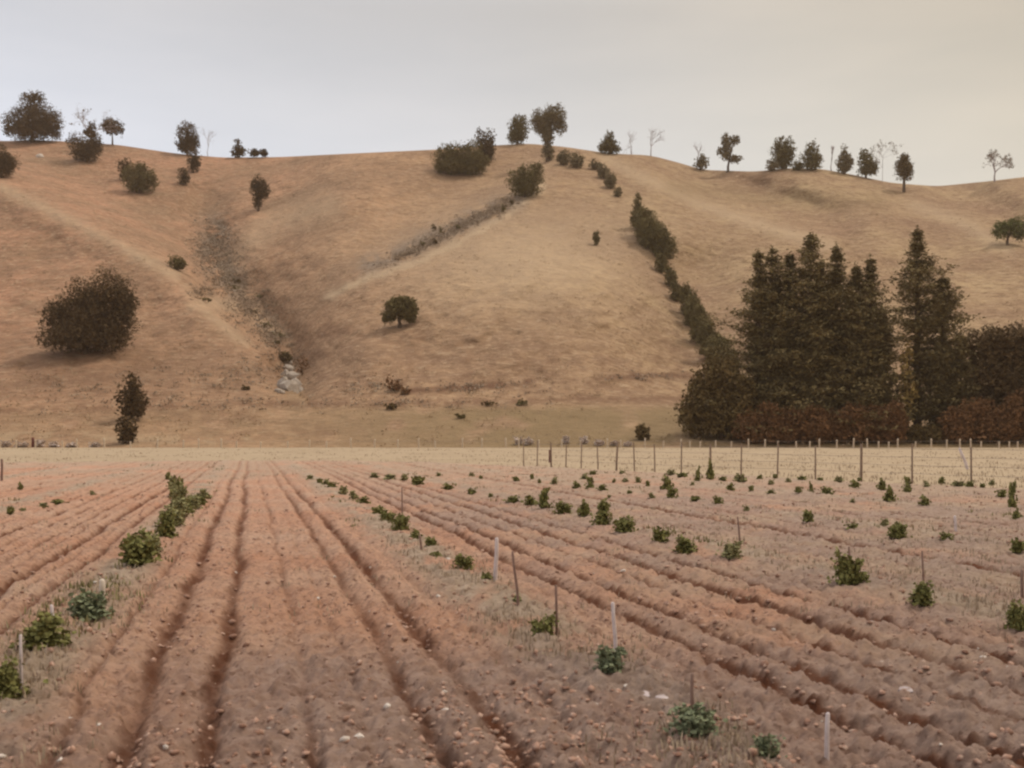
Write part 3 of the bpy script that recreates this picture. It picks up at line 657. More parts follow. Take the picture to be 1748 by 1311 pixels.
for k, (x, bs, tp, w, mk, lab) in enumerate(HL):
    h = bs - tp
    bl = [(0, h * .42, w * .46, h * .42), (-w * .12, h * .68, w * .3, h * .28)] if k else [(0, h * .3, w * .46, h * .3), (0, h * .6, w * .3, h * .3), (0, h * .8, w * .17, h * .18)]
    T_(x, bs, tp, w, bl, mk, 'hedge_tree', 'tree', lab, group='shrubs of the hedge line running down the hill', seed=400 + k)
T_(1232, 748, 606, 140, [(-44, 48, 36, 46), (0, 92, 42, 48), (-28, 88, 28, 34), (28, 46, 36, 40), (-14, 40, 40, 34), (38, 86, 22, 26), (-52, 22, 20, 22), (44, 24, 22, 22), (-30, 74, 24, 26)], 'crown_brown', 'dense_tree', 'tree', 'big dense olive brown tree at the left end of the pine shelter belt', n=17000, leaf=.34, seed=77)

# ------------------------------------------------------------------ pines at the right
def pine_at(px, base, top, w, seed, label, **kw):
    p = at_hill(px, base); s = p.y / F
    return conifer(kw.pop('name', 'pine_tree'), label, p, (base - top) * s, w * s * 1.12, seed, **kw)
bushy = lambda t: (1 - t) ** .42 * (.85 + .15 * math.sin(t * 9))
skirt = lambda t: (1 - t) ** (.45 if t < .7 else .62) * (.80 + .20 * math.sin(t * 12)) * (1.1 if t < .7 else 1.25)
G = 'tall pines of the shelter belt at the right'
pine_at(1318, 738, 424, 178, 1, 'left outer pine with long side branches reaching over the hedge line', group=G, prof=lambda t: (1 - t) ** .5 * (.74 + .26 * math.sin(t * 12.5 + 1.5)) * 1.1, gaps=.16)
pine_at(1294, 740, 430, 88, 14, 'slim pine top at the far left of the dark clump', group=G, prof=skirt)
pine_at(1384, 742, 397, 140, 2, 'tallest pine of the dark clump, its spire in the middle', group=G, prof=lambda t: (1 - t) ** .5 * 1.0 if t > .78 else .5 + .4 * (1 - t))
pine_at(1428, 740, 418, 96, 3, 'narrow pine top right beside the tallest spire of the clump', group=G, prof=lambda t: (1 - t) ** .6 if t > .75 else .5 + .5 * (1 - t))
pine_at(1348, 736, 430, 128, 4, 'bushy pine between the left outer pine and the tallest spire', group=G, prof=skirt)
pine_at(1400, 738, 448, 130, 12, 'broad pine behind the tallest spire, filling the clump', group=G, prof=skirt)
pine_at(1486, 742, 438, 100, 5, 'right pine of the dark clump with a broad lower skirt', group=G, prof=lambda t: (1 - t) ** .55 * (1.15 if t < .5 else 1.0), gaps=.08)
pine_at(1462, 742, 452, 96, 13, 'rounded pine top left of the right pine in the clump', group=G, prof=skirt)
pine_at(1506, 744, 530, 50, 6, 'short dense pine filling the lower right of the clump', group=G, prof=bushy)
pine_at(1450, 745, 520, 110, 7, 'shorter pine hidden low inside the dark clump', group=G, prof=bushy)
pine_at(1330, 746, 560, 110, 15, 'shorter dark pine low at the left inside the clump', group=G, prof=bushy)
pine_at(1385, 746, 575, 100, 16, 'shortest dark pine low in the middle of the clump', group=G, prof=bushy)
pine_at(1566, 742, 390, 104, 8, 'separate tall pine with a see through crown right of the gap', group=G, prof=lambda t: (.8 + .2 * math.sin(t * 9 + 2.2)) * (1 - t) ** .42 * 1.1 if t > .46 else .34, gaps=.05, dens=1.2)
pine_at(1610, 744, 474, 84, 9, 'dark pine crowding the right side of the separate tall pine', group=G, prof=lambda t: (1 - t) ** .28 * (1.0 if t > .45 else .75), gaps=.08)
pine_at(1606, 746, 585, 56, 10, 'short dark pine at the foot of the separate tall pine', group=G, prof=bushy)
pine_at(1640, 746, 575, 74, 11, 'short pine with low arms right of the separate tall pine', group=G, prof=bushy, gaps=.25)
T_(1546, 744, 572, 44, [(-2, 110, 15, 34), (0, 70, 20, 40), (2, 140, 11, 26), (0, 34, 16, 24)], 'crown_yellow', 'yellow_tree', 'tree', 'yellowing slim tree in the gap between the pine clump and the separate pine', skirt=False, n=1500, shell=.9)
T_(1716, 746, 556, 116, [(-22, 140, 40, 48), (36, 130, 50, 56), (-28, 78, 42, 54), (30, 60, 54, 60), (2, 158, 46, 34), (-20, 40, 40, 40)], 'crown_dark', 'dense_tree', 'tree', 'broad flat topped dark tree beside the right frame edge', skirt=False, n=22000, leaf=.34, seed=81)
T_(1790, 746, 548, 110, [(0, 130, 46, 50), (0, 70, 56, 56), (20, 160, 30, 26)], 'crown_dark', 'dense_tree', 'tree', 'dark tree mostly beyond the right frame edge', n=6000, seed=82)
T_(1655, 744, 640, 60, [(0, 50, 28, 34), (8, 80, 18, 22)], 'crown_brown', 'dense_bush', 'bush', 'brownish bush in the low gap between the pines and the flat topped tree', n=1500, seed=83, shell=.9)
# russet scrub in front of the pines
RUS = ['first', 'second', 'third', 'fourth', 'fifth', 'sixth', 'seventh', 'eighth', '', '', 'ninth', 'tenth', 'eleventh', 'twelfth', 'thirteenth']
k = 0
for x, bs, w, h in [(1278, 756, 50, 62), (1312, 757, 54, 70), (1346, 756, 56, 74), (1382, 757, 58, 68), (1418, 756, 60, 72), (1456, 757, 58, 66), (1494, 756, 58, 76), (1524, 757, 40, 74),
                    (1563, 756, 30, 34), (1588, 757, 26, 30), (1632, 757, 54, 78), (1668, 756, 56, 82), (1706, 757, 58, 80), (1742, 756, 60, 86), (1782, 757, 60, 84)]:
    small = h < 40; h *= (1.0, 1.1, .88, 1.04, .84, 1.12, .92, 1.06)[k % 8]; w *= (1.0, 1.15, .95, 1.2)[k % 4]
    T_(x, bs, bs - h, w, [(-w * .2, h * .42, w * .36, h * .42), (w * .22, h * .45, w * .34, h * .44), (0, h * .66, w * .3, h * .28)], 'crown_brown' if small else 'scrub', 'russet_shrub', 'shrub',
       ('left low dark bush in the gap of the russet hedge' if x < 1575 else 'right low dark bush in the gap of the russet hedge') if small else f'{RUS[k]} russet shrub from the left in the hedge under the pines',
       group='small bushes in the hedge gap' if small else 'russet shrubs hedging the pines', n=5200, seed=500 + k, leaf=.28, shell=.8); k += 1
# mauve grey shrubs behind the strip
for k, (x, bs, w, h) in enumerate([(885, 759, 18, 15), (902, 759, 16, 13), (966, 757, 18, 14), (996, 757, 16, 13), (1022, 760, 20, 10), (1048, 760, 24, 9), (1072, 761, 18, 7)]):
    T_(x, bs, bs - h, w, [(0, h * .5, w * .45, h * .42)], 'mauve', 'grey_shrub', 'shrub', f'{RUS[k]} mauve grey low shrub from the left behind the pale strip, near the middle', group='mauve grey shrubs behind the strip, middle', n=260, seed=600 + k, leaf=.3)
for k, (x, bs, w, h) in enumerate([(6, 769, 30, 13), (36, 769, 28, 11), (68, 770, 20, 14), (92, 770, 24, 9), (122, 771, 26, 8), (160, 768, 24, 8)]):
    T_(x, min(bs, 763), 763 - h, w, [(0, h * .5, w * .45, h * .42)], 'mauve', 'grey_shrub', 'shrub', f'{RUS[k]} low mauve grey shrub from the left frame edge behind the pale strip', group='mauve grey shrubs behind the strip, left', n=260, seed=640 + k, leaf=.3)

# ------------------------------------------------------------------ rocks
def rock_mesh(name, rad, seed, sub=2, flat=.7, rough=.35):
    import bmesh
    bm = bmesh.new(); bmesh.ops.create_icosphere(bm, subdivisions=sub, radius=1.0)
    rg = np.random.default_rng(seed); off = rg.uniform(0, 50, 3); sc = rg.uniform(.75, 1.25, 3)
    pl = rg.normal(size=(6, 3)); pl /= np.linalg.norm(pl, axis=1)[:, None]
    for v in bm.verts:
        c = np.array(v.co)
        for q in pl:                                # chip flat faces
            dd = c @ q
            if dd > .72: c = c - q * (dd - .72)
        n_ = vn(np.array([c[0] * 1.7 + off[0]]), np.array([c[1] * 1.7 + c[2] * 2 + off[1]]), seed)[0]
        c = c * (1 + rough * (n_ - .5)) * sc * rad; c[2] *= flat; v.co = c
    me = bpy.data.meshes.new(name); bm.to_mesh(me); bm.free(); return me
# pale outcrop with a tail of blocks
root = empty('rock_outcrop', at_hill(494, 672)); tag(root, 'pale grey pointed rock outcrop at the bottom of the gully', 'rock')
rg = np.random.default_rng(9); sO = root.location.y / F
for k, (dx, dz, rr) in enumerate([(0, 8, 17), (-10, 12, 13), (10, 10, 14), (-6, 24, 14), (6, 26, 14), (-1, 40, 13), (-3, 52, 10), (-5, 62, 6), (18, 4, 9), (-17, 2, 9)]):
    q = at_hill(494 + dx, 672 - dz) - root.location
    link('boulder', rock_mesh('boulder', rr * sO * 1.25, 20 + k, 2, 1.0), M['rock'], root, q)
def scatter_rocks(name, pts, sizes, mkey, seed, smooth=False):
    """many small stones in one mesh"""
    rg = np.random.default_rng(seed)
    ph = (1 + 5 ** .5) / 2
    ico = np.array([(-1, ph, 0), (1, ph, 0), (-1, -ph, 0), (1, -ph, 0), (0, -1, ph), (0, 1, ph), (0, -1, -ph), (0, 1, -ph), (ph, 0, -1), (ph, 0, 1), (-ph, 0, -1), (-ph, 0, 1)]) / 1.9
    fc = np.array([(0, 11, 5), (0, 5, 1), (0, 1, 7), (0, 7, 10), (0, 10, 11), (1, 5, 9), (5, 11, 4), (11, 10, 2), (10, 7, 6), (7, 1, 8), (3, 9, 4), (3, 4, 2), (3, 2, 6), (3, 6, 8), (3, 8, 9), (4, 9, 5), (2, 4, 11), (6, 2, 10), (8, 6, 7), (9, 8, 1)])
    n = len(pts); V = ico[None] * rg.uniform(.6, 1.35, (n, 12, 1)) * rg.uniform(.7, 1.3, (n, 1, 3)) * (1, 1, .75)
    V = V * np.asarray(sizes)[:, None, None] + np.asarray(pts)[:, None, :]
    Fc = (fc[None] + (np.arange(n) * 12)[:, None, None]).reshape(-1, 3)
    return np_mesh(name, V.reshape(-1, 3), Fc, smooth)
pts = []; sz = []
for (x0, y0, sxx, syy, n_) in [(368, 430, 24, 34, 160), (395, 480, 16, 16, 50), (445, 545, 22, 26, 40), (790, 385, 55, 12, 50), (700, 428, 40, 8, 30)]:
    for _ in range(n_):
        x = rg.normal(x0, sxx * .55); y = rg.normal(y0, syy * .55)
        if x0 > 600: y = y0 - (x - x0) * .44 + rg.normal() * 7
        q = at_hill(x, y); pts.append(q); sz.append(rg.uniform(.2, .9) ** 1.6 * .8)
tag(link('scree', scatter_rocks('scree', pts, sz, 'screerock', 5), M['screerock']), 'grey scree and loose rock in the gullies of the hill', 'scree', kind='stuff')
cc = []
for (x0, y0, sxx, syy, n_) in [(368, 425, 46, 56, 620), (396, 478, 42, 30, 300), (428, 525, 46, 34, 300), (462, 572, 34, 34, 220), (345, 500, 34, 10, 60), (800, 380, 70, 13, 330), (715, 425, 60, 9, 230), (860, 350, 24, 14, 110), (495, 625, 30, 22, 90), (640, 665, 60, 12, 34), (820, 664, 110, 9, 34), (1090, 645, 110, 9, 24), (500, 692, 330, 14, 60), (200, 660, 180, 40, 50), (420, 640, 110, 26, 60)]:
    for _ in range(n_):
        x = rg.normal(x0, sxx * .5); y = rg.normal(y0, syy * .5)
        if x0 in (800, 715, 860): y = y0 - (x - x0) * .44 + rg.normal() * syy * .5
        q = np.array(at_hill(x, y)); sc_ = rg.uniform(.25, .85); m_ = int(10 + 16 * sc_)
        cc.append(q + rg.normal(size=(m_, 3)) * (sc_, sc_ * .8, sc_ * .45) + (0, 0, sc_ * .35))
cc = np.concatenate(cc); V, Fq = quads(cc, .42, rg, .1, .5)
tag(link('gully_scrub', np_mesh('gully_scrub', V, Fq), M['gully']), 'soft grey brown scrub and coarse tussock along the gullies and bank lines', 'scrub', kind='stuff')
# coarse tussock speckle over the whole hillside
n_ = 9000; x = rg.uniform(-150, 1900, n_); wv = rg.random(n_) ** .8; kk = fbm(x / 60, wv * 9, 3, 44) > .46; x = x[kk]; wv = wv[kk]
y = FOOT - wv * .985 * (FOOT - skyline(x)); D_ = hill_depth(x, y); Q = np.stack([(x - 874) / F * D_, D_, EYE + (HZ - y) / F * D_], 1)
Q = np.repeat(Q, 6, 0) + rg.normal(size=(len(Q) * 6, 3)) * (.45, .3, .16) + (0, 0, .12); V, Fq = quads(Q, .34, rg, .2, .5)
tag(link('hill_tussock', np_mesh('hill_tussock', V, Fq), M['tussock']), 'coarse dry tussock grass speckling the hillside', 'grass', kind='stuff')
q = at_hill(68, 268); tag(link('white_lump', rock_mesh('white_lump', 1.5, 77, 2, 1.0), M['stone_white'], None, q), 'bright white lump on the slope below the largest left tree', 'boulder')  # single bright white lump standing out on the slope

# ------------------------------------------------------------------ fences
def post_mesh(h, w, seed, sides=7):
    rg = np.random.default_rng(seed); mb = MB(); lx, ly = rg.normal(size=2) * .02
    mb.tube([(0, 0, -.12), (lx * h * .3, ly * h * .3, h * .35), (lx * h * .7, ly * h * .7, h * .7), (lx * h, ly * h, h - .01), (lx * h, ly * h, h)],
            [w * .55, w * .52, w * .48, w * .47, w * .40], sides); return mb.mesh('post', True)
pxp = [1658, 1557, 1470, 1392, 1327, 1265, 1213, 1163, 1118, 1083, 1052, 1021, 992, 966, 941, 917, 894]
def edge_hit(u):
    for k in range(len(EDGE) - 1, 0, -1):
        (x0, y0), (x1, y1) = EDGE[k - 1], EDGE[k]
        f0 = x0 - u * y0; f1 = x1 - u * y1
        if f0 * f1 <= 0: tt = f0 / (f0 - f1); return np.array([x0 + tt * (x1 - x0), y0 + tt * (y1 - y0)])
ppos = [np.array([21.5, 20.0]), np.array([17.4, 26.5])] + [edge_hit((x - 874) / F) for x in pxp]
fence = empty('wire_fence', (ppos[5][0], ppos[5][1], 0)); tag(fence, 'post and wire fence along the far right edge of the vineyard', 'fence')
fl = np.array(fence.location)
tops = []
for k, p2 in enumerate(ppos):
    h = 1.24 + .06 * math.sin(k * 2.3); o = link('post', post_mesh(h, .055 if k % 4 else .085, 900 + k), M['post'], fence, Vector((p2[0], p2[1], 0)) - fence.location); tops.append((p2[0], p2[1]))
    o.rotation_euler = (0, 0, k)
for zz in (1.12, .86, .6, .34):
    mb = MB(); pts_ = []
    for k in range(len(tops) - 1):
        a = np.array([*tops[k], zz]); b_ = np.array([*tops[k + 1], zz])
        for s_ in (0, .5): pts_.append(a + (b_ - a) * s_ - np.array([0, 0, .02 * (s_ > 0)]) - fl)
    mb.tube(np.array(pts_) + (0, -.05, 0), .006, 4); link('wire', mb.mesh('wire'), M['wire'], fence)
# far fence along the back of the paddock, just in front of the hedge
Yb = 147.0
ffar = empty('far_fence', (0, Yb, 0)); tag(ffar, 'distant fence of thin pale posts between the pale strip and the foot of the hill', 'fence')
k = 0; x = -200; frg = np.random.default_rng(12); fx = []
while x < 2000:
    X0 = (x - 874) / F * Yb; h = frg.uniform(.8, 1.35); fx.append(X0)
    if k < 99: link('post', post_mesh(h, .22, 1000 + k, 5), M['post_pale'], ffar, (X0, 0, 0))
    k += 1; x += frg.uniform(14, 32) if x > 1100 else frg.uniform(20, 48)
mb = MB(); mb.tube([(X0, -.12, .85) for X0 in fx], .012, 4); link('wire', mb.mesh('wire'), M['wire'], ffar)

def stake(px, base, top, w, mkey, label, lean=0.0, name='wooden_stake', group=None, seed=0, cat='stake'):
    p = at_flat(px, base); p.z = ground_z(p.x, p.y); s = p.y / F; h = (base - top) * s; rg = np.random.default_rng(int(px * 3 + base))
    mb = MB(); r_ = w * s * .5; lx = lean * s
    mb.tube([(0, 0, -.1), (lx * .3, 0, h * .3), (lx * .65 + rg.normal() * r_ * .2, 0, h * .65), (lx, 0, h - r_ * .5), (lx, 0, h)], [r_, r_ * .95, r_ * .9, r_ * .85, r_ * .5], 6)
    o = link(name, mb.mesh(name, False), M[mkey], None, p); tag(o, label, cat, group); return o
ST = [(845, 1006, 930, 7.5, 'stake_pale', 'thick pale grey stake, tallest in the row right of the tracks', 3), (886, 1056, 966, 5, 'stake_dark', 'thin brown stake leaning left just right of the thick pale stake', -11),
      (951, 1104, 1018, 5, 'stake_dark', 'dark brown upright stake beside a small leafy vine', -2), (1052, 1135, 1050, 7, 'stake_pale', 'pale mauve grey stake leaning left behind a bluish vine', -6),
      (1182, 1262, 1176, 7, 'stake_dark', 'weathered grey brown stake rising behind the nearest bushy vine', 0), (1411, 1311, 1232, 9, 'stake_pale', 'pale topped stake at the bottom edge, nearest on the right', 2),
      (91, 1124, 1060, 7, 'stake_pale', 'pale stake in front of the second vine of the left row', -3), (37, 1206, 1100, 6, 'stake_pale', 'thin grey stake beside the nearest vine at the left edge', -2),
      (174, 1044, 1001, 13, 'stake_white', 'short broad whitish board stake beside the third vine of the left row', 0), (720, 950, 922, 4, 'stake_dark', 'short leaning brown stake among small vines right of the tracks', -4),
      (1264, 948, 895, 3.5, 'stake_dark', 'thin brown stake standing over a pale dusty vine', -5), (1577, 1010, 951, 3.5, 'stake_dark', 'thin dark stake just behind the round vine at the right', -3),
      (1451, 975, 938, 4, 'stake_dark', 'thin stake rising behind the largest vine of the third row', -2), (687, 900, 838, 2.6, 'stake_dark', 'very thin stake above the leafy cluster right of the tracks', -1),
      (1632, 914, 886, 5, 'stake_pale', 'small pale pointed stake near the right edge of the field', -2), (1212, 816, 782, 3, 'stake_dark', 'dark stake standing in the tall weed before the wire fence', 1),
      (939, 789, 768, 5, 'post_red', 'short dark red marker post at the far headland near the middle', 0), (1652, 800, 766, 5, 'stake_pale', 'pale strut leaning against the right fence post', -14),
      (3, 824, 786, 5, 'stake_dark', 'brown post at the far left edge of the field', 0), (1745, 1028, 975, 6, 'stake_dark', 'dark stake cut by the right frame edge', 0)]
for k, (px, bs, tp, w, mk, lab, ln) in enumerate(ST): stake(px, bs, tp, w, mk, lab, ln)
p = at_hill(56, 763); mb = MB(); mb.tube([(0, 0, -.2), (.02, 0, .9), (0, 0, 1.3)], [.2, .19, .17], 7); tag(link('marker_post', mb.mesh('marker_post'), M['post_red'], None, p), 'dark red short post among grey shrubs at the far left', 'post')

# ------------------------------------------------------------------ young vines
def vine_meshes(seed, n, leaf, tall, bushy_=1.0):
    """unit-height vine: a few leafy shoots from a short stem"""
    rg = np.random.default_rng(seed); C = []; mb = MB()
    ns = int(5 + 3 * rg.random())
    mb.tube([(0, 0, -.12), (.02, 0, .15), (0, .01, .3)], [.05, .042, .03], 6)
    for k in range(ns):
        th = rg.uniform(0, 2 * math.pi); sp = rg.uniform(.12, .42) * bushy_ * (1 if not tall else .5)
        h = rg.uniform(.55, 1.0)
        pts_ = np.array([(0, 0, .1), (math.cos(th) * sp * .6, math.sin(th) * sp * .6, h * .5), (math.cos(th) * sp, math.sin(th) * sp, h)])
        mb.tube(pts_, [.025, .016, .006], 4)
        m_ = n // ns; u = rg.random(m_) ** .8; q = np.stack([np.interp(u, (0, .5, 1), pts_[:, i]) for i in range(3)], 1)
        q += rg.normal(size=(m_, 3)) * (.17 * bushy_ * (1 - .45 * u))[:, None] * (1, 1, .7); C.append(q)
    # low skirt of leaves
    m_ = n // 3; C.append(np.stack([rg.normal(size=m_) * .22 * bushy_, rg.normal(size=m_) * .22 * bushy_, np.abs(rg.normal(size=m_)) * .2 + .05], 1))
    C = np.concatenate(C); C[:, 2] = np.clip(C[:, 2], .02, 1.05)
    n_ = len(C); sizes = leaf * rg.uniform(.7, 1.3, n_)
    # five-pointed folded leaf as a two-quad fold
    a = rg.normal(size=(n_, 3)); a[:, 2] *= .6; a /= np.linalg.norm(a, axis=1)[:, None]
    b = rg.normal(size=(n_, 3)); b -= (a * b).sum(1)[:, None] * a; b /= np.linalg.norm(b, axis=1)[:, None]; c = np.cross(a, b)
    a = a * sizes[:, None] * .5; b = b * sizes[:, None] * .5; c = c * sizes[:, None] * .16
    V = np.stack([C - a, C - a * .3 + b * .95 + c, C + a * .55 + b * .6 + c, C + a, C + a * .55 - b * .6 + c, C - a * .3 - b * .95 + c], 1).reshape(-1, 3)
    i0 = np.arange(n_)[:, None] * 6; Fq = np.concatenate([i0 + [0, 1, 2, 3], i0 + [0, 3, 4, 5]])
    return np_mesh('foliage', V, Fq), mb.mesh('stem')
def make_vine(mkey, seed, n, leaf, tall=False, bushy_=1.0):
    fm, sm = vine_meshes(seed, n, leaf, tall, bushy_)
    root = empty('young_vine', (0, 0, 0))
    link('foliage', fm, M[mkey], root); link('stem', sm, M['cane'], root); return root
PROTO = {}
used = set()
def place_vine(kind, px, base, h, w, label, group):
    key, seed = kind
    if kind not in PROTO:
        mk = {'n': 'vine', 'd': 'vine_dry', 'b': 'vine_blue', 't': 'vine'}[key]
        near = seed >= 10
        PROTO[kind] = make_vine(mk, seed * 13 + ord(key), 620 if near else 150, .13 if near else .24, key == 't')
        o = PROTO[kind]
    else:
        src = PROTO[kind]; o = src.copy(); COL.objects.link(o)
        for ch in src.children: c = ch.copy(); COL.objects.link(c); c.parent = o
    p = at_flat(px, base); p.z = ground_z(p.x, p.y) - .01; s = p.y / F
    o.location = p; o.scale = (w * s / .85, w * s / .85, h * s * .98); o.rotation_euler = (0, 0, (px * 37 % 628) / 100)
    tag(o, label, 'vine', group); return o
ORD = ['nearest', 'second', 'third', 'fourth', 'fifth', 'sixth', 'seventh', 'eighth', 'ninth', 'tenth', 'eleventh', 'twelfth', 'thirteenth', 'fourteenth', 'fifteenth', 'sixteenth', 'seventeenth', 'eighteenth', 'nineteenth', 'twentieth', 'twenty-first', 'twenty-second']
def word(k): return 'nearest' if k == 0 else ORD[k] + ' nearest'
ROWL = [('n', 12, 1210, 72, 56), ('n', 76, 1127, 62, 74), ('b', 152, 1072, 50, 56), ('n', 236, 977, 60, 52), ('d', 258, 955, 34, 34), ('n', 282, 927, 50, 34), ('d', 294, 905, 36, 36), ('d', 304, 890, 34, 34),
        ('n', 318, 882, 28, 26), ('d', 330, 873, 24, 26), ('n', 340, 866, 20, 22), ('d', 350, 858, 18, 20), ('d', 306, 868, 36, 26), ('n', 302, 852, 34, 18), ('d', 294, 838, 26, 16), ('n', 287, 820, 14, 8)]
ROWR = [('b', 1304, 1322, 52, 50), ('b', 1183, 1290, 56, 68), ('b', 1040, 1170, 48, 48), ('n', 928, 1106, 46, 38), ('d', 880, 1046, 20, 18), ('n', 830, 1006, 24, 20), ('n', 792, 984, 30, 30), ('n', 745, 963, 14, 18), ('n', 736, 944, 22, 22), ('n', 709, 927, 18, 17), ('n', 684, 914, 34, 26),
        ('n', 662, 897, 22, 26), ('n', 645, 883, 14, 17), ('n', 621, 866, 14, 16), ('d', 604, 860, 14, 15), ('d', 586, 849, 16, 12), ('n', 566, 837, 11, 16), ('n', 546, 830, 12, 10), ('d', 556, 832, 10, 12), ('d', 528, 822, 9, 10)]
ROW3 = [('n', 1736, 1088, 50, 34), ('n', 1571, 1045, 42, 38), ('n', 1466, 1006, 26, 30), ('n', 1446, 1007, 62, 40), ('d', 1249, 960, 28, 34), ('n', 1171, 948, 30, 38), ('n', 1128, 930, 28, 24), ('n', 1066, 914, 30, 32), ('t', 1027, 901, 46, 30), ('t', 998, 887, 28, 20),
        ('n', 962, 882, 24, 26), ('t', 929, 873, 36, 22), ('n', 904, 867, 18, 20), ('n', 876, 862, 13, 20), ('n', 838, 852, 10, 9), ('n', 805, 846, 12, 13), ('n', 764, 837, 12, 17), ('n', 714, 829, 18, 20), ('d', 690, 822, 12, 12), ('d', 664, 821, 10, 18), ('d', 640, 818, 9, 16)]
ROW4 = [('n', 1739, 952, 26, 22), ('n', 1615, 929, 15, 18), ('n', 1531, 922, 30, 28), ('d', 1511, 905, 14, 12), ('n', 1455, 907, 13, 18), ('n', 1380, 897, 24, 20), ('d', 1275, 876, 11, 11), ('n', 1225, 866, 14, 14), ('n', 1187, 861, 12, 15), ('n', 1147, 854, 20, 16), ('n', 1138, 838, 28, 15), ('d', 1113, 853, 10, 11)]
for rows, where, grp in ((ROWL, 'row left of the wheel tracks', 'young vines in the row left of the wheel tracks'), (ROWR, 'row right of the wheel tracks', 'young vines in the row right of the wheel tracks'),
                         (ROW3, 'second row right of the wheel tracks', 'young vines in the second row right of the tracks'), (ROW4, 'third row right of the wheel tracks', 'young vines in the third row right of the tracks')):
    for k, (kd, px, bs, h, w) in enumerate(rows):
        look = {'n': 'bushy green' if w > 28 else 'small green', 'd': 'dusty pale green', 'b': 'bluish green', 't': 'tall pointed green'}[kd]
        near = w >= 26
        place_vine((kd, (10 + k % 4) if near else k % 3), px, bs, h, w, f'{look} vine, {word(k)} of the {where}', grp)
FARV = [(1067, 825, 9, 9), (1089, 826, 12, 8), (1106, 831, 12, 8), (1191, 823, 26, 10), (1212, 819, 34, 12), (1233, 822, 9, 14), (1263, 824, 18, 17), (1247, 839, 14, 12), (1282, 841, 14, 8), (1316, 829, 9, 9), (1297, 820, 9, 10),
        (1323, 820, 9, 7), (1346, 826, 9, 9), (1363, 847, 12, 11), (1368, 823, 9, 15), (1385, 843, 20, 8), (1411, 849, 15, 17), (1400, 822, 8, 9), (1432, 826, 12, 12), (1316, 846, 8, 11), (1164, 816, 10, 18), (1145, 812, 10, 12), (1459, 835, 14, 15), (1467, 823, 8, 7),
        (1506, 839, 20, 14), (1518, 862, 28, 18), (1549, 842, 28, 13), (1582, 833, 12, 12), (1578, 869, 18, 15), (1607, 826, 14, 12), (1636, 831, 10, 18), (1656, 833, 12, 12), (1677, 834, 9, 10), (1693, 831, 10, 10), (1710, 853, 14, 15),
        (1728, 869, 48, 13), (1735, 890, 20, 14), (984, 835, 14, 13), (1007, 836, 22, 14), (997, 820, 12, 12), (1028, 840, 12, 13), (1048, 825, 9, 7), (1062, 812, 7, 10), (1012, 812, 8, 12), (921, 826, 9, 7), (946, 828, 13, 12), (881, 824, 9, 12), (908, 821, 14, 6),
        (805, 814, 11, 8), (749, 814, 8, 8), (821, 820, 8, 8), (1455, 860, 8, 9), (1040, 853, 6, 6), (1075, 846, 8, 10), (1182, 831, 8, 7)]
PO = ['first', 'second', 'third', 'fourth', 'fifth', 'sixth', 'seventh', 'eighth', 'ninth', 'tenth', 'eleventh', 'twelfth', 'thirteenth', 'fourteenth', 'fifteenth', 'sixteenth', 'seventeenth', 'eighteenth', 'nineteenth', 'twentieth']
FLAB = {}
_near = {}
for k, (px, bs, h, w) in enumerate(FARV):
    j = min(range(len(pxp)), key=lambda i: abs(pxp[i] - px)); _near.setdefault(j, []).append((bs, k))
for j, lst in _near.items():
    lst.sort()
    for i, (bs, k) in enumerate(lst):
        pl = 'by' if len(lst) == 1 else ['closest to', 'second from', 'third from', 'fourth from', 'fifth from', 'sixth from', 'seventh from', 'eighth from', 'ninth from'][min(i, 8)]
        FLAB[k] = f'tiny vine {pl} the wire fence at its {PO[j]} post from the right'
for k, (px, bs, h, w) in enumerate(FARV):
    place_vine(('t' if h > 19 else 'n' if k % 3 else 'd', k % 3), px, bs, h, w, FLAB[k], 'scattered far vines before the wire fence')
for k, (px, bs, h, w, lab) in enumerate([(98, 862, 10, 24, 'flat wide vine in the far left row above the left furrows'), (39, 875, 10, 12, 'small vine near the left frame edge in the far left row'), (18, 882, 20, 11, 'taller thin vine next to the left frame edge in the far left row'),
        (158, 848, 8, 10, 'tiny vine furthest right in the far left row'), (35, 838, 14, 8, 'small upright weed like vine behind the far left row'), (74, 869, 8, 16, 'low vine between two others in the far left row')]):
    place_vine(('d' if k % 2 else 'n', k % 3), px, bs, h, w, lab, 'vines of the far left row')

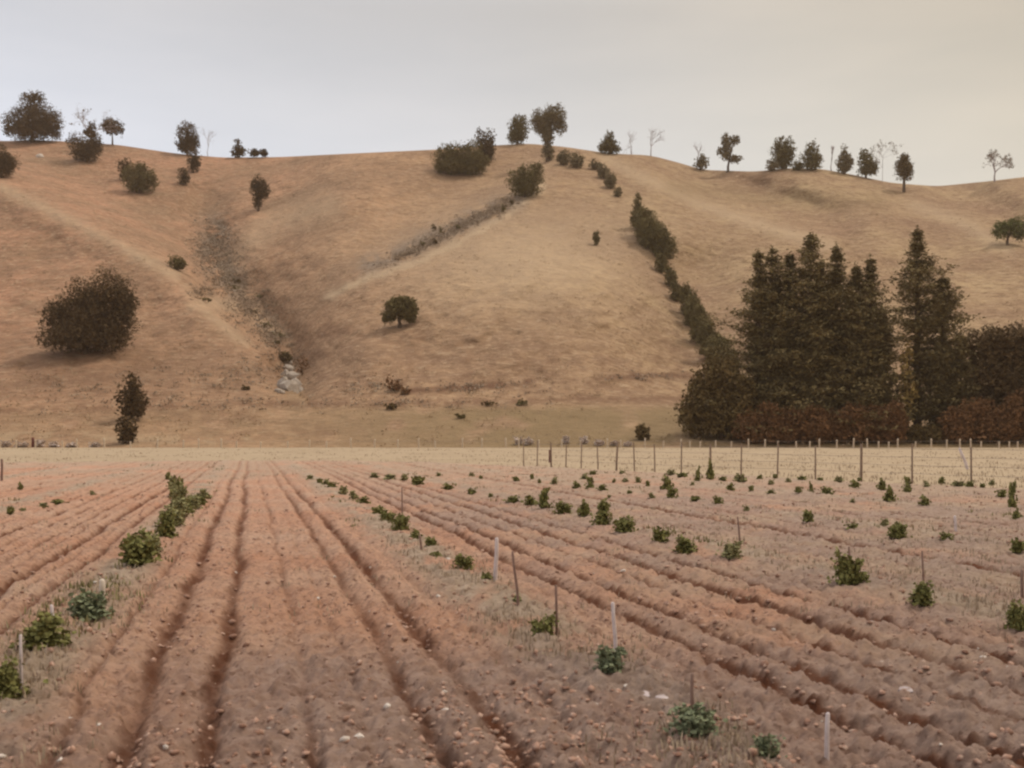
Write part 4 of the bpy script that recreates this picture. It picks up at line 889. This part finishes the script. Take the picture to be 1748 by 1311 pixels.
# ------------------------------------------------------------------ stones, clods, dry grass on the field
for k, (px, py, w, mk, lab) in enumerate([(1272, 1120, 12, 'stone_white', 'bright white upright stone between the right furrows'), (612, 1272, 20, 'stone_white', 'white stone near the bottom edge between the wheel tracks'),
        (122, 1242, 16, 'stone_white', 'white stone at the lower left'), (170, 1252, 12, 'stone_white', 'small pinkish white stone, left one of a pair at the lower left'), (192, 1240, 12, 'stone_white', 'small white stone, right one of a pair at the lower left'),
        (1072, 1194, 18, 'stone_white', 'white stone lying against the grey slab'), (1132, 1216, 34, 'stone_grey', 'largest pale grey slab near the nearest right row vine'), (1100, 1204, 40, 'stone_grey', 'wide low grey slab beside the white stone'),
        (1018, 1216, 14, 'stone_white', 'small pale stone left of the grey slabs'), (402, 974, 10, 'stone_white', 'small white stone on the ridge between the two left wheel ruts'), (758, 1197, 14, 'stone_white', 'small pale stone on the edge of the right wheel rut'),
        (818, 1186, 16, 'stone_grey', 'grey stone right of the right wheel rut'), (1486, 1330 - 120, 10, 'stone_white', 'small white stone in the lower right furrows'), (1449, 1128, 9, 'stone_white', 'small pale stone between the right furrows'),
        (1490, 1060, 10, 'stone_white', 'small white stone on the ridge below the largest vine'), (300, 1092, 9, 'stone_white', 'small pale stone beside the left wheel rut'), (748, 1026, 9, 'stone_white', 'small pale stone in the weeds right of the tracks'),
        (1545, 1190, 30, 'stone_grey', 'flat grey slab in the lower right furrows'), (765, 968, 11, 'stone_white', 'pale stone lying left of a round vine right of the tracks'), (1064, 1010 - 30, 9, 'stone_white', 'little pale stone between the second and third vine rows')]):
    p = at_flat(px, py); p.z = ground_z(p.x, p.y) - .005; s = p.y / F
    tag(link('field_stone', rock_mesh('field_stone', w * s * .5, 200 + k, 2, .75 if 'slab' not in lab else .35), M[mk], None, p), lab, 'stone')
    
def field_pts(n, y0, y1, fn_w=None, seed=0, hw=.56):
    rg = np.random.default_rng(seed); Y = 1 / (1 / y0 + (1 / y1 - 1 / y0) * rg.random(n)); X = rg.uniform(-hw, hw, n) * (Y + 1.5)
    if fn_w is not None:
        k = rg.random(n) < fn_w(X, Y); X, Y = X[k], Y[k]
    Ye = np.interp(X, EDGE[:, 0], EDGE[:, 1]); k = Y < Ye - .4; X, Y = X[k], Y[k]
    z, _, _, _ = soil_relief(X, Y); return np.stack([X, Y, z + .03], 1), rg
P_, rg = field_pts(16000, 4.2, 34, lambda X, Y: .25 + .75 * (fbm(X * 1.3, Y * 1.3, 3, 77) > .5), 61)
sz = rg.gamma(1.6, .0052, len(P_)) + .003; sz = np.clip(sz, .003, .021) * (1 + P_[:, 1] / 30)
tag(link('soil_clods', scatter_rocks('soil_clods', P_, sz, 'clod', 6), M['clod']), 'loose earth clods and gravel strewn over the tilled rows', 'clods', kind='stuff')
P_, rg = field_pts(260, 4.4, 26, lambda X, Y: .3 + .7 * (fbm(X * .6, Y * .6, 3, 78) > .55), 62)
sz = np.clip(rg.gamma(2.0, .004, len(P_)) + .004, 0, .022)
tag(link('pale_gravel', scatter_rocks('pale_gravel', P_, sz, 'stone_white', 7), M['stone_white']), 'small pale pebbles strewn over the soil', 'gravel', kind='stuff')

def blades(P, h, w, rg, lean=.5):
    n = len(P); th = rg.uniform(0, 2 * math.pi, n); d = np.stack([np.cos(th), np.sin(th), 0 * th], 1); s_ = np.stack([-np.sin(th), np.cos(th), 0 * th], 1)
    h = h * rg.uniform(.5, 1.3, n); ln = lean * rg.uniform(.2, 1.2, n)
    w = np.broadcast_to(w, (n,))
    m_ = P + d * (h * ln * .35)[:, None] + np.stack([0 * h, 0 * h, h * .6], 1); e = P + d * (h * ln)[:, None] + np.stack([0 * h, 0 * h, h], 1)
    V = np.stack([P - s_ * w[:, None], P + s_ * w[:, None], m_ + s_ * (w * .7)[:, None], e, m_ - s_ * (w * .7)[:, None]], 1).reshape(-1, 3)
    i0 = np.arange(n)[:, None] * 5
    return V, np.concatenate([i0 + [0, 1, 2, 4]]), i0 + [4, 2, 3]
def grass(name, P, rg, mkey, h, w, label, per=7, spread=.05):
    Q = np.repeat(P, per, 0); Q = Q + rg.normal(size=Q.shape) * (spread, spread, 0) * (1 + Q[:, 1:2] / 30)
    Q[:, 2] -= .01
    hh = h * (1 + 0 * Q[:, 0]); ww = w * (1 + Q[:, 1] / 9)
    V, a, b_ = blades(Q, hh, ww, rg); tag(link(name, np_mesh(name, V, [a, b_]), M[mkey]), label, 'grass', kind='stuff')
def rowmask(X, Y, wd=.4):
    r_ = X + .238 * Y; m_ = 0
    for c in ROWS: m_ = np.maximum(m_, np.exp(-((r_ - c) / wd) ** 2))
    return m_
P_, rg = field_pts(60000, 4.3, 66, lambda X, Y: .012 * (Y > 9) + .22 * rowmask(X, Y, .33) * (fbm(X * 1.5, Y * .8, 3, 79) > .45) + .10 * (X + .238 * Y > 6.3) + .12 * (Y > 38), 63)
grass('dry_weeds', P_, rg, 'strawgrass', .05, .003, 'dry straw coloured weeds along the vine rows and the far headland')
P_, rg = field_pts(22000, 6, 60, lambda X, Y: .28 * rowmask(X, Y, .3) * (fbm(X * .9, Y * .5, 3, 84) > .5) * ((X + .238 * Y < -1) | (Y > 14)), 64)
grass('green_weeds', P_, rg, 'greengrass', .07, .004, 'low olive green weeds between the young vines')
# tussocks on the paddock strip
rg = np.random.default_rng(65); n_ = 2500; Y = 1 / (1 / 32 + (1 / 146 - 1 / 32) * rg.random(n_)); X = rg.uniform(-.6, .6, n_) * Y
Ye = np.interp(X, EDGE[:, 0], EDGE[:, 1]); k = Y > Ye + .3; P_ = np.stack([X[k], Y[k], 0 * X[k] - .03], 1)
grass('paddock_grass', P_, rg, 'strawgrass', .11, .0025, 'standing dry straw grass of the pale strip beyond the vineyard', 6, .1)

# ------------------------------------------------------------------ haze in the air
x0, x1, y0, y1, z0, z1 = -1700, 1700, -500, 1700, -1.5, 190
me = np_mesh('haze', [(x0, y0, z0), (x1, y0, z0), (x1, y1, z0), (x0, y1, z0), (x0, y0, z1), (x1, y0, z1), (x1, y1, z1), (x0, y1, z1)],
             np.array([(0, 3, 2, 1), (4, 5, 6, 7), (0, 1, 5, 4), (1, 2, 6, 5), (2, 3, 7, 6), (3, 0, 4, 7)]))
hm = bpy.data.materials.new('haze'); hm.use_nodes = True; ht = hm.node_tree; ht.nodes.clear()
ho = ht.nodes.new('ShaderNodeOutputMaterial'); hv = ht.nodes.new('ShaderNodeVolumePrincipled')
hv.inputs['Density'].default_value = HAZE; hv.inputs['Color'].default_value = (.95, .80, .66, 1); hv.inputs['Anisotropy'].default_value = .1
ht.links.new(hv.outputs[0], ho.inputs['Volume'])
tag(link('haze', me, hm), 'thin pale haze in the valley air', 'haze', kind='stuff')
